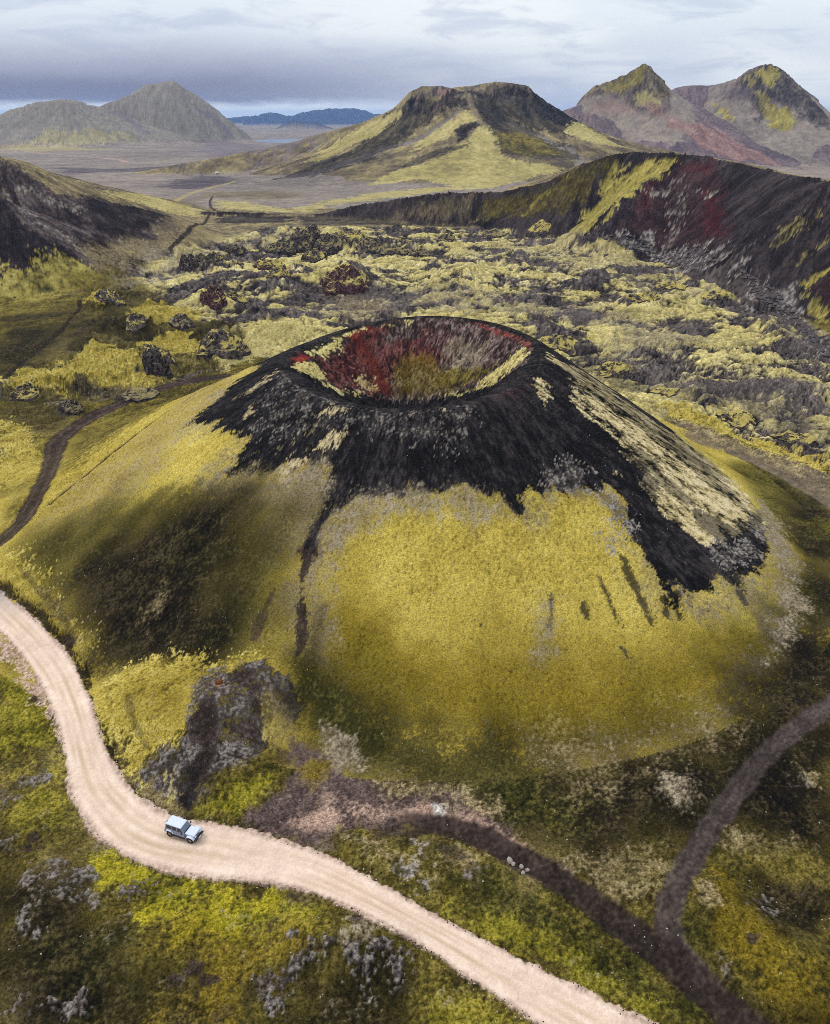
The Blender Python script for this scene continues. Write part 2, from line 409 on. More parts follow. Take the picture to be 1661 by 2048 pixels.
# ground cover patches, a few with shade painted in: kind, edge softness, edge raggedness, its wavelength, strength, outline (metres)
COVER = [
    ('pale', 60, 40, 120, 0.6, '', [(-1474.8, 3034.5), (-1388.0, 3084.0), (-1263.7, 3039.3), (-1118.8, 2935.9), (-998.8, 2837.7), (-1047.5, 2745.8), (-1184.1, 2618.3), (-1337.3, 2745.8)]),
    ('purple', 60, 50, 160, 0.7, '', [(-725.4, 2745.8), (-855.2, 3566.8), (-777.3, 3695.2), (-594.8, 3275.3), (-203.5, 1446.4), (-219.9, 1439.4), (-261.2, 1430.1), (-513.8, 2178.3)]),
    ('plaindark', 25, 25, 60, 0.8, '', [(-631.0, 1496.1), (-719.4, 1711.0), (-607.5, 1626.2), (-517.2, 1747.1), (-343.5, 1413.6), (-396.6, 1422.6), (-566.0, 1512.8), (-587.0, 1430.6)]),
    ('plaindark', 25, 25, 60, 0.9, '', [(-364.1, 1147.9), (-358.2, 1277.3), (-356.5, 1393.3), (-315.8, 1359.4), (-267.6, 1244.9), (-274.9, 1147.9), (-294.7, 1092.3), (-332.6, 1110.2)]),
    ('olive', 25, 15, 60, 0.5, '', [(-194.8, 537.6), (-256.5, 1041.6), (-171.6, 1058.0), (-124.1, 980.8), (-161.8, 924.1), (-224.0, 952.9), (-282.9, 938.4)]),
    ('pale', 12, 8, 30, 0.9, '', [(-223.0, 924.1), (-191.0, 903.5), (-134.8, 823.3), (-113.1, 775.4), (-139.2, 790.7), (-172.4, 812.1), (-193.8, 820.3)]),
    ('pale', 12, 8, 30, 0.9, '', [(-270.6, 732.6), (-252.5, 791.1), (-219.9, 790.0), (-202.7, 777.3), (-194.9, 728.0), (-218.9, 721.2), (-245.3, 725.2), (-201.7, 549.0)]),
    ('pale', 12, 8, 30, 0.9, '', [(-107.8, 770.4), (-79.2, 870.9), (-39.8, 938.4), (5.8, 1009.9), (44.0, 1057.0), (107.7, 1061.0), (96.7, 1082.0), (19.1, 1083.1), (-55.7, 1025.5), (-102.3, 890.2), (-120.6, 829.0)]),
    ('purple', 30, 20, 90, 0.8, '', [(-950.3, 3762.1), (-880.9, 3773.5), (-816.7, 3750.5), (-761.3, 3704.6), (-798.5, 3698.6), (-861.5, 3715.1), (-925.0, 3734.2)]),
    ('purple', 25, 20, 80, 0.7, '', [(-1224.2, 3475.5), (-1231.6, 3681.6), (-1068.9, 3406.4), (-1008.5, 3355.5), (-1052.0, 3343.6), (-1156.2, 3447.2)]),
    ('pale', 60, 40, 120, 0.5, '', [(-1367.2, 3175.2), (-1222.2, 3236.3), (-1104.5, 3266.1), (-1145.6, 3106.6), (-1296.0, 3031.7), (-1390.8, 3091.2)]),
    ('crag', 6, 10, 25, 1, '', [(-12.7, 1429.2), (41.3, 1471.6), (62.2, 1470.0), (57.4, 1447.9), (32.4, 1437.7), (15.9, 1422.6), (-0.4, 1416.0)]),
    ('pinkrock', 6, 8, 25, 0.9, '', [(41.0, 1455.2), (62.3, 1472.4), (73.1, 1468.7), (57.1, 1437.2), (40.0, 1405.6), (23.8, 1398.3), (30.6, 1424.6)]),
    ('crag', 5, 10, 22, 0.75, '', [(62.3, 1472.4), (173.6, 1498.9), (339.7, 1787.0), (264.7, 1430.8), (222.3, 1432.1), (186.6, 1410.5), (167.4, 1381.0), (163.5, 1426.9), (140.6, 1450.8), (107.7, 1456.3), (82.9, 1461.8)]),
    ('ash', 10, 12, 40, 0.8, '', [(-15.2, 1431.8), (24.2, 1440.1), (83.2, 1470.4), (142.6, 1480.9), (198.3, 1484.0), (235.5, 1469.4), (278.4, 1462.1), (244.4, 1355.7), (198.4, 1369.6), (152.5, 1394.0), (119.2, 1329.3), (102.0, 1363.3), (81.6, 1430.8), (40.1, 1410.3), (-0.4, 1403.1), (-41.0, 1403.5), (-58.3, 1433.8)]),
    ('ash', 6, 8, 25, 1, '', [(199.1, 1492.5), (330.1, 1792.9), (269.1, 1406.8), (242.5, 1397.0), (211.6, 1413.0), (194.4, 1437.7)]),
    ('ash', 8, 14, 30, 0.7, '', [(-8.6, 1426.1), (32.3, 1427.0), (82.5, 1451.8), (114.7, 1375.7), (117.1, 1301.1), (122.5, 1228.9), (164.3, 1214.3), (243.7, 1255.1), (236.9, 1307.0), (195.9, 1349.5), (167.4, 1381.0), (139.6, 1436.3), (82.8, 1458.2)]),
    ('ash', 8, 12, 30, 0.75, '', [(-73.4, 1396.8), (-25.0, 1423.3), (24.0, 1415.5), (56.3, 1409.5), (31.5, 1383.7), (-8.2, 1350.0), (-52.9, 1276.6), (-96.5, 1250.6), (-152.6, 1218.8), (-213.1, 1230.9), (-145.1, 1288.0), (-86.4, 1334.8)]),
    ('pale', 8, 12, 30, 0.9, '', [(-107.9, 1421.3), (-58.3, 1433.8), (-24.9, 1422.4), (-32.9, 1406.1), (-64.5, 1376.8), (-110.7, 1344.0), (-146.9, 1305.9), (-171.3, 1314.3), (-148.6, 1404.1)]),
    ('pale', 8, 10, 30, 0.95, '', [(80.6, 1408.1), (98.8, 1375.7), (77.5, 1344.5), (53.1, 1312.0), (22.0, 1274.9), (-15.1, 1252.7), (7.3, 1307.9), (38.9, 1354.6)]),
    ('pale', 8, 10, 30, 0.95, '', [(104.7, 1343.0), (116.4, 1291.8), (122.5, 1228.9), (155.7, 1201.2), (191.2, 1200.3), (211.2, 1191.0), (152.4, 1113.4), (95.9, 1072.1), (45.2, 1087.7), (19.8, 1123.7), (-20.5, 1128.6), (-60.3, 1115.7), (-35.4, 1180.4), (21.0, 1203.1), (66.6, 1273.1)]),
    ('ash', 8, 8, 30, 0.7, '', [(-4.0, 1230.9), (36.5, 1257.4), (81.7, 1276.2), (50.5, 1236.1), (13.9, 1206.1), (-28.6, 1190.4)]),
    ('ash', 6, 8, 25, 0.9, '', [(65.2, 1327.4), (90.7, 1372.1), (103.0, 1353.1), (79.5, 1305.6), (67.2, 1284.6)]),
    ('olive', 8, 8, 30, 0.8, '', [(129.6, 1314.4), (164.5, 1352.9), (207.1, 1315.6), (214.5, 1260.2), (164.8, 1218.8), (131.8, 1252.0)]),
    ('pale', 6, 6, 25, 0.95, '', [(268.5, 1454.2), (310.2, 1443.2), (340.1, 1366.2), (306.5, 1343.3), (267.5, 1348.8), (238.2, 1367.7)]),
    ('lichen', 6, 8, 25, 0.6, '', [(200.7, 1356.2), (215.5, 1320.2), (251.6, 1301.9), (268.6, 1310.7), (218.1, 1284.9), (197.8, 1304.2)]),
    ('crag', 8, 10, 30, 0.55, '', [(374.0, 1845.9), (387.5, 1874.6), (511.4, 1882.6), (537.7, 1878.1), (499.8, 1827.3), (467.1, 1817.0), (442.9, 1854.0), (399.5, 1847.7)]),
    ('mossfar', 8, 10, 25, 0.65, '', [(386.1, 1858.1), (441.7, 1885.2), (483.0, 1892.4), (493.4, 1884.6), (472.9, 1855.3), (443.1, 1856.1), (404.9, 1848.4)]),
    ('olive', 10, 10, 40, 0.4, '', [(390.9, 1861.6), (442.0, 1887.1), (486.7, 1896.6), (497.4, 1881.5), (477.9, 1855.4), (453.1, 1855.6), (410.4, 1850.6)]),
    ('pale', 8, 8, 25, 0.7, '', [(459.3, 1832.1), (489.2, 1827.8), (518.6, 1815.4), (492.8, 1789.2), (470.1, 1805.2)]),
    ('pinkrock', 12, 22, 45, 0.8, '', [(484.3, 1799.1), (542.3, 1776.6), (599.7, 1753.1), (654.8, 1726.0), (683.0, 1660.5), (680.7, 1600.2), (605.0, 1605.3), (558.6, 1677.1), (515.1, 1747.1)]),
    ('pinkrock', 14, 20, 60, 0.5, '', [(375.4, 1825.9), (438.5, 1827.7), (463.8, 1797.2), (422.9, 1794.1), (362.3, 1803.0)]),
    ('crag', 6, 14, 25, 0.85, '', [(741.0, 1992.8), (778.8, 1974.7), (817.0, 1991.2), (869.5, 1928.1), (900.5, 1881.1), (874.1, 1813.8), (834.0, 1827.8), (809.4, 1885.8), (791.9, 1921.2), (771.0, 1902.5), (759.0, 1840.5), (734.5, 1845.6), (733.0, 1897.7)]),
    ('mossfar', 7, 8, 25, 0.9, '', [(753.9, 1983.4), (811.2, 1991.8), (807.1, 1957.1), (777.2, 1928.7), (766.4, 1958.0)]),
    ('mossfar', 7, 8, 25, 0.8, '', [(742.2, 1978.3), (761.5, 1967.8), (747.9, 1937.0), (736.5, 1951.6)]),
    ('mossfar', 7, 8, 25, 0.95, '', [(773.4, 1890.1), (799.5, 1870.3), (808.7, 1832.8), (790.7, 1807.1), (762.1, 1799.5), (743.3, 1823.1)]),
    ('mossfar', 7, 8, 25, 0.9, '', [(666.3, 1977.3), (680.7, 1916.1), (693.4, 1866.4), (677.3, 1856.7), (664.9, 1913.1)]),
    ('mossfar', 7, 8, 25, 0.7, '', [(750.0, 1925.9), (771.0, 1902.5), (771.2, 1829.0), (748.0, 1821.7), (746.3, 1887.5)]),
    ('wallrock', 3, 5, 14, 1, '', [(89.0, 647.8), (121.0, 638.8), (161.4, 640.1), (195.1, 581.9), (217.3, 524.1), (217.0, 437.7), (184.0, 342.4), (178.0, 372.0), (171.5, 408.3), (165.4, 467.2), (128.8, 521.8), (107.1, 582.1), (46.5, 636.2), (28.1, 671.7), (67.3, 661.2)]),
    ('reddark', 5, 9, 16, 0.8, '', [(164.5, 603.1), (187.2, 588.7), (198.5, 570.5), (197.3, 540.3), (187.0, 495.4), (174.8, 449.4), (170.3, 482.6), (151.8, 524.9), (129.5, 526.2), (143.9, 553.0), (159.4, 564.9)]),
    ('redwall', 3, 4, 10, 0.6, '', [(190.1, 548.5), (194.1, 540.8), (186.3, 497.7), (178.4, 466.6), (175.9, 480.0), (176.5, 500.2), (184.5, 522.2)]),
    ('redwall', 3, 5, 10, 0.5, '', [(185.1, 578.9), (193.8, 576.5), (198.2, 568.6), (195.5, 562.6), (187.8, 569.6)]),
    ('redwall', 3, 5, 10, 0.5, '', [(156.9, 570.5), (166.9, 577.4), (160.5, 561.4), (149.2, 544.9), (143.7, 542.2), (149.8, 557.7)]),
    ('lichen', 3, 7, 8, 0.5, '', [(174.2, 572.0), (181.2, 568.1), (180.2, 549.3), (175.2, 533.1), (166.1, 519.0), (160.5, 513.4), (163.1, 533.1), (170.9, 548.1)]),
    ('lichen', 2, 4, 6, 0.6, '', [(156.1, 566.3), (173.5, 568.4), (176.3, 566.8), (194.4, 540.0), (193.8, 537.7), (175.9, 564.8), (157.6, 564.6)]),
    ('mossfar', 3, 6, 12, 0.95, '', [(182.4, 596.0), (184.2, 589.4), (162.1, 579.1), (145.5, 563.0), (130.4, 551.8), (116.8, 545.6), (106.3, 559.3), (121.0, 593.6), (134.5, 603.5), (132.6, 614.7), (145.8, 619.9), (157.9, 620.1)]),
    ('mossfar', 4, 6, 12, 0.8, '', [(148.9, 630.6), (177.7, 603.5), (183.2, 596.5), (166.8, 598.5), (156.5, 612.7), (144.6, 624.7)]),
    ('mossfar', 3, 5, 10, 0.8, '', [(105.7, 631.8), (113.1, 633.4), (110.6, 628.1), (95.8, 624.5), (86.0, 617.8), (82.5, 618.3), (90.5, 632.4)]),
    ('olive', 5, 7, 14, 0.55, '', [(88.9, 647.0), (117.3, 638.7), (149.3, 633.6), (129.2, 616.9), (105.7, 601.0), (78.4, 614.3), (51.1, 649.1), (51.8, 663.5)]),
    ('mossfar', 4, 5, 12, 0.45, '', [(190.7, 426.7), (203.4, 424.5), (202.3, 417.4), (192.9, 412.2), (184.9, 415.4)]),
    ('mossfar', 3, 3, 10, 0.5, '', [(190.6, 398.6), (205.6, 403.0), (203.9, 397.9), (189.9, 394.9)]),
    ('mossfar', 2, 3, 8, 0.95, '', [(184.5, 377.9), (196.9, 378.8), (195.5, 374.8), (185.3, 373.5)]),
    ('reddark', 3, 4, 8, 0.9, '', [(184.9, 372.4), (195.1, 373.6), (187.7, 352.0), (187.0, 362.3)]),
    ('mossfar', 3, 4, 8, 0.7, '', [(182.8, 373.7), (184.8, 370.3), (185.9, 347.0), (182.8, 339.8), (182.2, 359.9)]),
    ('rubble', 4, 8, 12, 0.9, '', [(121.0, 531.4), (151.5, 523.1), (171.2, 486.0), (166.0, 437.2), (157.2, 440.4), (156.3, 502.8), (134.1, 516.1)]),
    ('rubble', 5, 7, 12, 0.8, '', [(168.5, 413.5), (173.8, 393.1), (178.6, 361.4), (170.8, 314.2), (161.2, 293.8), (169.6, 345.1), (168.1, 382.4)]),
    ('wallrock', 4, 6, 14, 0.9, '', [(-175.1, 738.4), (-140.0, 743.2), (-106.7, 729.5), (-107.8, 678.3), (-144.2, 674.0), (-164.6, 673.5)]),
    ('wallrock', 3, 4, 10, 0.75, '', [(-103.0, 735.4), (-56.8, 719.9), (-12.9, 701.8), (28.4, 680.0), (67.4, 662.7), (89.0, 648.2), (110.0, 637.5), (112.2, 626.5), (88.4, 641.0), (59.5, 660.9), (47.7, 660.7), (42.8, 639.7), (-12.3, 661.4), (-92.6, 657.3)]),
    ('tan', 6, 8, 18, 0.45, '', [(3.9, 679.8), (45.9, 665.9), (45.1, 646.2), (7.8, 658.2), (-29.5, 687.3)]),
    ('hillrock', 4, 7, 18, 1, '', [(-249.6, 510.5), (-231.5, 505.1), (-216.9, 501.6), (-204.2, 513.1), (-189.2, 539.1), (-172.4, 566.5), (-169.6, 523.1), (-162.7, 507.3), (-171.4, 476.5), (-192.1, 466.4), (-173.0, 429.7), (-187.9, 430.4), (-197.3, 430.0), (-203.5, 418.4), (-222.1, 437.8)]),
    ('wallrock', 3, 7, 14, 0.9, '', [(-238.8, 477.8), (-214.0, 444.4), (-201.2, 442.2), (-188.7, 441.1), (-173.2, 430.6), (-184.9, 428.6), (-194.5, 428.8), (-203.5, 422.7), (-202.1, 410.1), (-215.6, 433.0), (-222.9, 440.5)]),
    ('wallrock', 3, 5, 14, 0.9, '', [(-202.8, 517.5), (-189.2, 539.1), (-174.5, 562.5), (-168.5, 518.7), (-176.3, 484.6), (-186.7, 482.7), (-198.1, 493.6)]),
    ('lichen', 3, 6, 14, 0.5, '', [(-232.9, 493.0), (-214.0, 492.9), (-200.9, 498.2), (-202.4, 490.3), (-217.5, 486.7), (-231.1, 487.2)]),
    ('lichen', 2, 4, 10, 0.45, '', [(-241.4, 485.7), (-218.1, 461.1), (-202.1, 452.2), (-190.9, 455.2), (-182.3, 444.2), (-199.6, 444.7), (-216.4, 451.3)]),
    ('tan', 6, 8, 20, 0.8, '', [(-192.1, 466.4), (-175.3, 471.3), (-158.8, 503.4), (-158.9, 552.8), (-175.4, 667.8), (-144.8, 560.6), (-152.4, 501.4), (-163.8, 459.4), (-172.0, 430.7), (-178.9, 441.5)]),
    ('mossfar', 7, 7, 16, 0.85, '', [(-214.0, 412.4), (-203.7, 411.3), (-201.4, 419.5), (-192.4, 429.9), (-183.1, 430.6), (-173.9, 428.7), (-172.7, 412.4), (-180.0, 391.8), (-188.0, 381.7), (-198.1, 371.9)]),
    ('olive', 8, 8, 20, 0.85, '', [(-206.2, 389.4), (-187.5, 391.9), (-173.8, 415.7), (-169.6, 426.9), (-154.9, 413.8), (-152.9, 353.6), (-143.3, 307.3), (-144.1, 281.5), (-147.1, 264.2)]),
    ('heath', 6, 8, 20, 0.8, '', [(-170.8, 314.2), (-172.8, 336.9), (-160.8, 345.1), (-149.8, 328.6), (-146.6, 300.6), (-149.8, 281.5), (-152.6, 275.6)]),
    ('heath', 4, 5, 12, 0.7, '', [(-192.8, 360.8), (-162.4, 372.4), (-159.4, 364.4), (-188.6, 351.9)]),
    ('olive', 5, 6, 14, 0.8, '', [(-177.8, 420.7), (-161.0, 449.8), (-124.9, 391.6), (-99.2, 340.4), (-88.7, 352.1), (-67.9, 313.6), (-71.2, 281.4), (-81.2, 269.6), (-99.2, 229.7), (-97.7, 199.7), (-106.1, 178.3), (-143.9, 257.6), (-144.1, 281.5), (-146.9, 321.3)]),
    ('heath', 5, 6, 14, 0.7, '', [(-155.2, 353.6), (-140.5, 371.1), (-108.2, 333.2), (-93.9, 336.1), (-89.1, 343.9), (-82.1, 353.2), (-85.6, 328.2), (-109.1, 314.2), (-134.1, 326.9), (-141.3, 307.3)]),
    ('heath', 8, 8, 16, 0.5, '', [(-189.4, 353.6), (-163.1, 381.5), (-156.9, 436.5), (-96.6, 348.0), (-78.2, 344.9), (-76.6, 299.6), (-101.0, 307.3), (-129.7, 314.2), (-138.0, 294.0), (-146.2, 269.8), (-149.9, 269.9)]),
    ('heath', 6, 6, 12, 0.6, '', [(-139.5, 248.2), (-122.9, 248.5), (-108.4, 233.1), (-109.7, 220.8), (-119.7, 226.0), (-131.3, 230.7)]),
    ('moss', 2.5, 4, 6, 0.78, '', [(-147.6, 272.7), (-145.5, 284.5), (-139.2, 287.6), (-133.4, 297.2), (-134.8, 314.2), (-128.6, 319.8), (-117.1, 307.3), (-101.2, 276.5), (-97.0, 277.1), (-92.3, 279.0), (-90.0, 268.9), (-96.2, 259.9), (-109.1, 262.1), (-120.0, 264.9), (-122.3, 256.3), (-132.0, 255.0), (-140.9, 258.7)]),
    ('moss', 2, 3, 6, 0.78, '', [(-159.8, 379.6), (-166.1, 415.9), (-146.1, 382.7), (-142.6, 378.3), (-151.0, 374.3)]),
    ('moss', 2, 3, 6, 0.78, '', [(-135.7, 367.1), (-132.9, 381.4), (-121.9, 381.0), (-101.3, 366.4), (-98.8, 352.1), (-107.7, 340.4), (-121.6, 336.1)]),
    ('moss', 2, 3, 6, 0.78, '', [(-117.6, 321.3), (-107.7, 331.0), (-97.3, 332.4), (-89.4, 317.7), (-87.0, 300.3), (-99.0, 307.3)]),
    ('pale', 2.5, 3, 6, 0.95, '', [(-74.1, 313.9), (-66.2, 328.5), (-50.9, 326.7), (-44.3, 324.4), (-55.5, 313.3), (-62.7, 296.8), (-71.2, 281.4), (-75.4, 292.4)]),
    ('lavadark', 1.5, 3, 4, 0.9, '', [(-97.0, 277.6), (-93.7, 281.9), (-91.6, 279.7), (-90.0, 268.9), (-95.5, 269.5), (-99.1, 271.9)]),  # dark crag, its shaded right side put into the colour
    ('lavadark', 1.5, 3, 4, 0.7, '', [(-120.0, 264.9), (-109.3, 262.7), (-97.6, 258.9), (-95.9, 248.5), (-107.1, 251.3), (-118.2, 258.9)]),
    ('lavadark', 2, 3, 4, 0.9, '', [(-87.5, 314.2), (-83.0, 326.4), (-73.1, 319.6), (-68.1, 304.8), (-73.8, 294.1), (-81.8, 295.1)]),  # dark boulder with the shade of its underside painted in
    ('lichen', 2, 3, 5, 0.6, '', [(-120.9, 245.8), (-116.6, 249.6), (-109.6, 236.8), (-113.3, 233.8)]),
    ('lavadark', 1.5, 2, 4, 0.9, '', [(-113.5, 238.3), (-114.5, 248.5), (-107.8, 236.1), (-109.7, 232.4), (-113.0, 233.8)]),  # black rock; the mound's shaded right side is part of this colour
    ('moss', 3, 3, 8, 0.78, '', [(-130.9, 229.8), (-123.9, 228.3), (-109.3, 207.0), (-99.2, 190.0), (-94.2, 173.3), (-91.9, 160.1), (-93.7, 153.3)]),
    ('olive', 3, 4, 8, 0.6, '', [(-105.2, 176.6), (-98.7, 179.9), (-91.7, 173.9), (-89.6, 160.7), (-91.6, 154.0), (-92.5, 150.9)]),
    ('olive', 5, 5, 12, 0.9, '', [(-103.6, 220.8), (-95.9, 248.5), (-79.7, 263.9), (-65.9, 180.6), (-74.1, 166.7), (-80.2, 156.6), (-84.0, 148.2), (-86.0, 158.3), (-88.9, 179.9)]),
    ('grey', 14, 14, 25, 0.75, '', [(-57.5, 391.6), (-18.5, 416.2), (18.2, 413.9), (63.9, 402.7), (107.1, 353.6), (119.0, 320.1), (102.8, 301.5), (80.6, 336.1), (53.5, 362.3), (31.6, 381.7), (-0.1, 376.7), (-29.8, 353.6), (-61.7, 353.6)]),
    ('grey', 12, 12, 20, 0.8, '', [(-152.9, 491.6), (-130.2, 554.8), (-103.6, 625.0), (-78.5, 554.3), (-115.6, 532.5), (-120.3, 469.1), (-137.7, 436.6), (-156.1, 425.5)]),
    ('grey', 8, 8, 18, 0.75, '', [(69.1, 333.5), (81.1, 292.6), (85.6, 253.9), (107.5, 235.1), (120.2, 207.2), (143.0, 256.0), (131.0, 269.5), (102.0, 268.0), (90.2, 290.8)]),
    ('grey', 14, 14, 22, 0.4, '', [(95.7, 576.7), (145.8, 498.4), (159.2, 421.4), (142.3, 391.9), (110.2, 415.8), (81.1, 481.8), (37.1, 498.4), (44.3, 554.2)]),
    ('lavadark', 5, 7, 10, 0.6, '', [(65.7, 313.9), (77.3, 293.0), (83.2, 264.4), (75.2, 253.7), (66.0, 275.6), (36.8, 186.0)]),
    ('lavadark', 5, 7, 10, 0.5, '', [(92.6, 249.0), (107.7, 244.2), (118.0, 222.4), (121.9, 210.8), (127.4, 222.4), (120.9, 244.1), (108.3, 260.3)]),
    ('grey', 10, 10, 20, 0.5, '', [(161.4, 429.7), (171.6, 379.5), (166.5, 314.2), (157.9, 286.9), (153.1, 321.5), (158.4, 381.3)]),
    ('tan', 6, 6, 14, 0.6, '', [(-48.6, 401.2), (-33.8, 408.1), (-12.6, 391.9), (-16.8, 371.9), (-33.9, 376.7)]),
    ('brown', 4, 5, 12, 0.9, '', [(80.0, 234.6), (93.4, 217.9), (103.9, 203.3), (111.9, 189.8), (103.0, 171.4), (96.6, 186.0), (90.8, 202.6), (82.3, 207.7)]),
    ('tan', 4, 5, 10, 0.7, '', [(77.7, 243.7), (89.9, 230.3), (99.5, 206.7), (106.6, 196.4), (111.9, 189.8), (103.5, 189.5), (95.2, 203.0), (86.4, 219.7)]),
    ('moss', 2.5, 3, 6, 0.95, '', [(79.6, 244.7), (87.0, 241.6), (96.3, 230.5), (104.1, 218.3), (110.5, 205.3), (115.2, 196.6), (112.7, 191.5), (106.4, 199.2), (98.0, 210.4), (90.9, 223.9), (81.7, 234.6)]),
    ('heathgreen', 5, 5, 10, 0.85, '', [(86.9, 203.7), (93.1, 197.5), (97.9, 182.9), (101.7, 168.6), (68.5, 99.4), (65.2, 111.8), (77.1, 130.6), (80.6, 146.7), (82.3, 171.4)]),
    ('heath', 6, 6, 10, 0.7, '', [(92.6, 167.9), (96.7, 158.2), (72.8, 108.4), (72.9, 120.9), (81.3, 140.1)]),
    ('grass', 3, 3, 6, 0.7, '', [(91.5, 160.0), (99.1, 163.3), (94.3, 153.3), (89.2, 152.6)]),
    ('mosscone', 10, 3, 8, 1, 'out', [(-60, 225), (-78, 190), (-86, 170), (-84.0, 148.2), (-85.5, 141.0), (-75.4, 127.6), (-60.1, 110.3), (-44.6, 103.8), (-18.8, 100.9), (-10.4, 96.3), (1.5, 90.6), (16.4, 86.5), (28.1, 88.6), (45.2, 94.2), (57.2, 104.8), (71.9, 122.1), (77.8, 140.1), (78, 172), (70, 205), (50, 235), (0, 255)]),
    ('mosslow', 9, 5, 10, 0.9, 'out', [(-20.1, 112.7), (-2.5, 104.7), (18.0, 101.2), (39.4, 103.7), (57.3, 110.2), (56.8, 103.6), (45.2, 94.2), (28.1, 88.6), (16.4, 86.5), (1.5, 90.6), (-10.4, 96.3), (-18.8, 100.9)]),
    ('mosslow', 6, 6, 12, 0.85, 'out', [(-17.8, 107.2), (-5.8, 102.4), (5.6, 99.1), (18.2, 95.7), (33.8, 97.0), (51.7, 104.0), (65.1, 118.8), (65.2, 111.8), (53.3, 98.9), (32.2, 89.7), (16.6, 87.4), (1.5, 91.4), (-10.4, 97.1)]),
    ('heathgreen', 6, 6, 9, 0.7, 'out', [(65.6, 120.1), (77.1, 130.6), (69.7, 113.6), (56.7, 99.1), (47.9, 92.7), (36.1, 89.8), (28.0, 87.6), (16.4, 86.0), (1.5, 90.2), (-10.4, 95.9), (-17.2, 101.0), (-10.6, 99.4), (1.5, 93.7), (17.0, 91.2), (33.0, 93.4), (46.5, 98.3), (56.1, 106.8)]),
    ('mosslow', 12, 8, 12, 0.75, 'out', [(-18.5, 114.3), (-2.6, 106.4), (18.2, 103.6), (39.8, 105.5), (61.7, 117.8), (65.8, 113.1), (46.9, 92.1), (27.6, 85.7), (16.1, 83.7), (1.5, 88.1), (-11.1, 95.5), (-19.6, 100.7)]),
    ('tan', 5, 4, 8, 0.45, 'out', [(-86.2, 147.6), (-75.4, 163.2), (-61.2, 178.5), (-67.4, 281.4), (-60.8, 297.1), (-44.4, 178.3), (-51.0, 164.3), (-55.5, 154.1), (-64.0, 144.3), (-73.8, 140.1)]),
    ('tan', 5, 4, 8, 0.35, 'out', [(-66.4, 155.3), (-60.3, 162.7), (-55.8, 159.7), (-56.6, 149.8), (-63.2, 145.4), (-71.6, 143.5)]),
    ('tan', 4, 2, 5, 0.8, 'out', [(78.7, 150.6), (78.5, 140.5), (74.4, 126.9), (67.8, 114.7), (70.8, 125.6), (73.3, 136.1)]),
    ('greytan', 4, 3, 6, 0.8, 'out', [(78.7, 142.1), (75.4, 128.6), (68.9, 116.2), (61.3, 108.8), (54.2, 98.9), (50.1, 95.4), (54.6, 102.3), (63.7, 112.7), (69.6, 122.7)]),
    ('ash', 1.2, 2.2, 3.5, 1, 'out', [(-46, 200), (-38, 188), (-38.6, 187.6), (-42.8, 182.4), (-46.0, 174.1), (-49.9, 169.6), (-52.5, 166.2), (-47.4, 164.1), (-43.3, 161.4), (-40.6, 156.3), (-35.9, 152.1), (-36.0, 149.2), (-38.5, 148.1), (-36.8, 144.7), (-41.0, 144.3), (-35.3, 141.5), (-27.0, 140.9), (-18.8, 139.5), (-16.1, 137.2), (-16.9, 134.0), (-18.0, 129.9), (-19.8, 123.5), (-20.2, 121.6), (-17.9, 120.6), (-16.8, 124.6), (-14.5, 129.4), (-10.4, 131.0), (-3.8, 132.3), (6.6, 131.8), (12.8, 132.2), (15.5, 130.7), (16.8, 129.0), (18.5, 129.0), (19.9, 131.2), (23.4, 133.3), (27.0, 134.5), (34.3, 136.9), (38.4, 138.1), (40.3, 135.9), (39.6, 129.9), (38.9, 126.9), (40.5, 125.8), (42.9, 124.1), (44.8, 120.8), (46.9, 117.3), (46.6, 121.3), (48.5, 122.4), (50.4, 117.1), (51.9, 120.4), (54.5, 122.6), (59.1, 125.1), (62.3, 124.7), (66.0, 129.8), (70.5, 133.3), (75.7, 143.6), (77.8, 150.0), (77, 160), (66, 185), (52, 200), (40, 222), (0, 232), (-38, 220)]),
    ('mossright', 0.8, 2.4, 3, 1, 'out', [(31.7, 180.3), (44, 186), (50, 187), (49.4, 183.1), (59.7, 181.3), (70.4, 176.4), (77.5, 170.0), (79.4, 157.0), (77.8, 150.0), (73.1, 147.5), (71.5, 148.0), (66.9, 140.4), (61.5, 136.0), (56.4, 133.5), (54.4, 135.7), (51.3, 138.1), (48.5, 140.1), (46.4, 142.3), (45.9, 147.7), (44.7, 152.3), (42.7, 156.6), (39.6, 161.2), (37.8, 167.3), (36.0, 174.4), (32.4, 175.0)]),
    ('mossright', 0.7, 1.6, 3, 0.9, 'out', [(26.3, 164.1), (28.2, 166.1), (29.0, 163.2), (28.9, 158.4), (27.6, 156.3), (26.6, 159.5)]),
    ('mossright', 0.7, 1.8, 3, 0.9, 'out', [(34.7, 166.5), (36.5, 167.2), (38.8, 163.3), (41.2, 160.7), (40.2, 158.2), (36.7, 157.8), (35.0, 161.3)]),
    ('mossright', 0.7, 1.6, 3, 0.8, 'out', [(39.5, 145.8), (41.3, 143.9), (41.6, 142.4), (40.1, 143.4)]),
    ('lichen', 1.5, 2, 3, 0.55, 'out', [(24.7, 136.3), (27.8, 140.6), (31.2, 143.6), (34.1, 142.2), (34.3, 136.7), (27.0, 134.3)]),
    ('ash', 0.8, 1.6, 2.6, 0.6, 'out', [(45.7, 157.1), (50.2, 156.1), (54.4, 149.9), (58.7, 145.0), (59.0, 142.2), (55.1, 144.3), (50.3, 147.3), (46.9, 152.1)]),
    ('ash', 0.8, 1.6, 2.6, 0.45, 'out', [(56.2, 174.2), (68.4, 170.8), (74.3, 158.6), (74.6, 153.0), (67.9, 154.9), (62.0, 159.4)]),
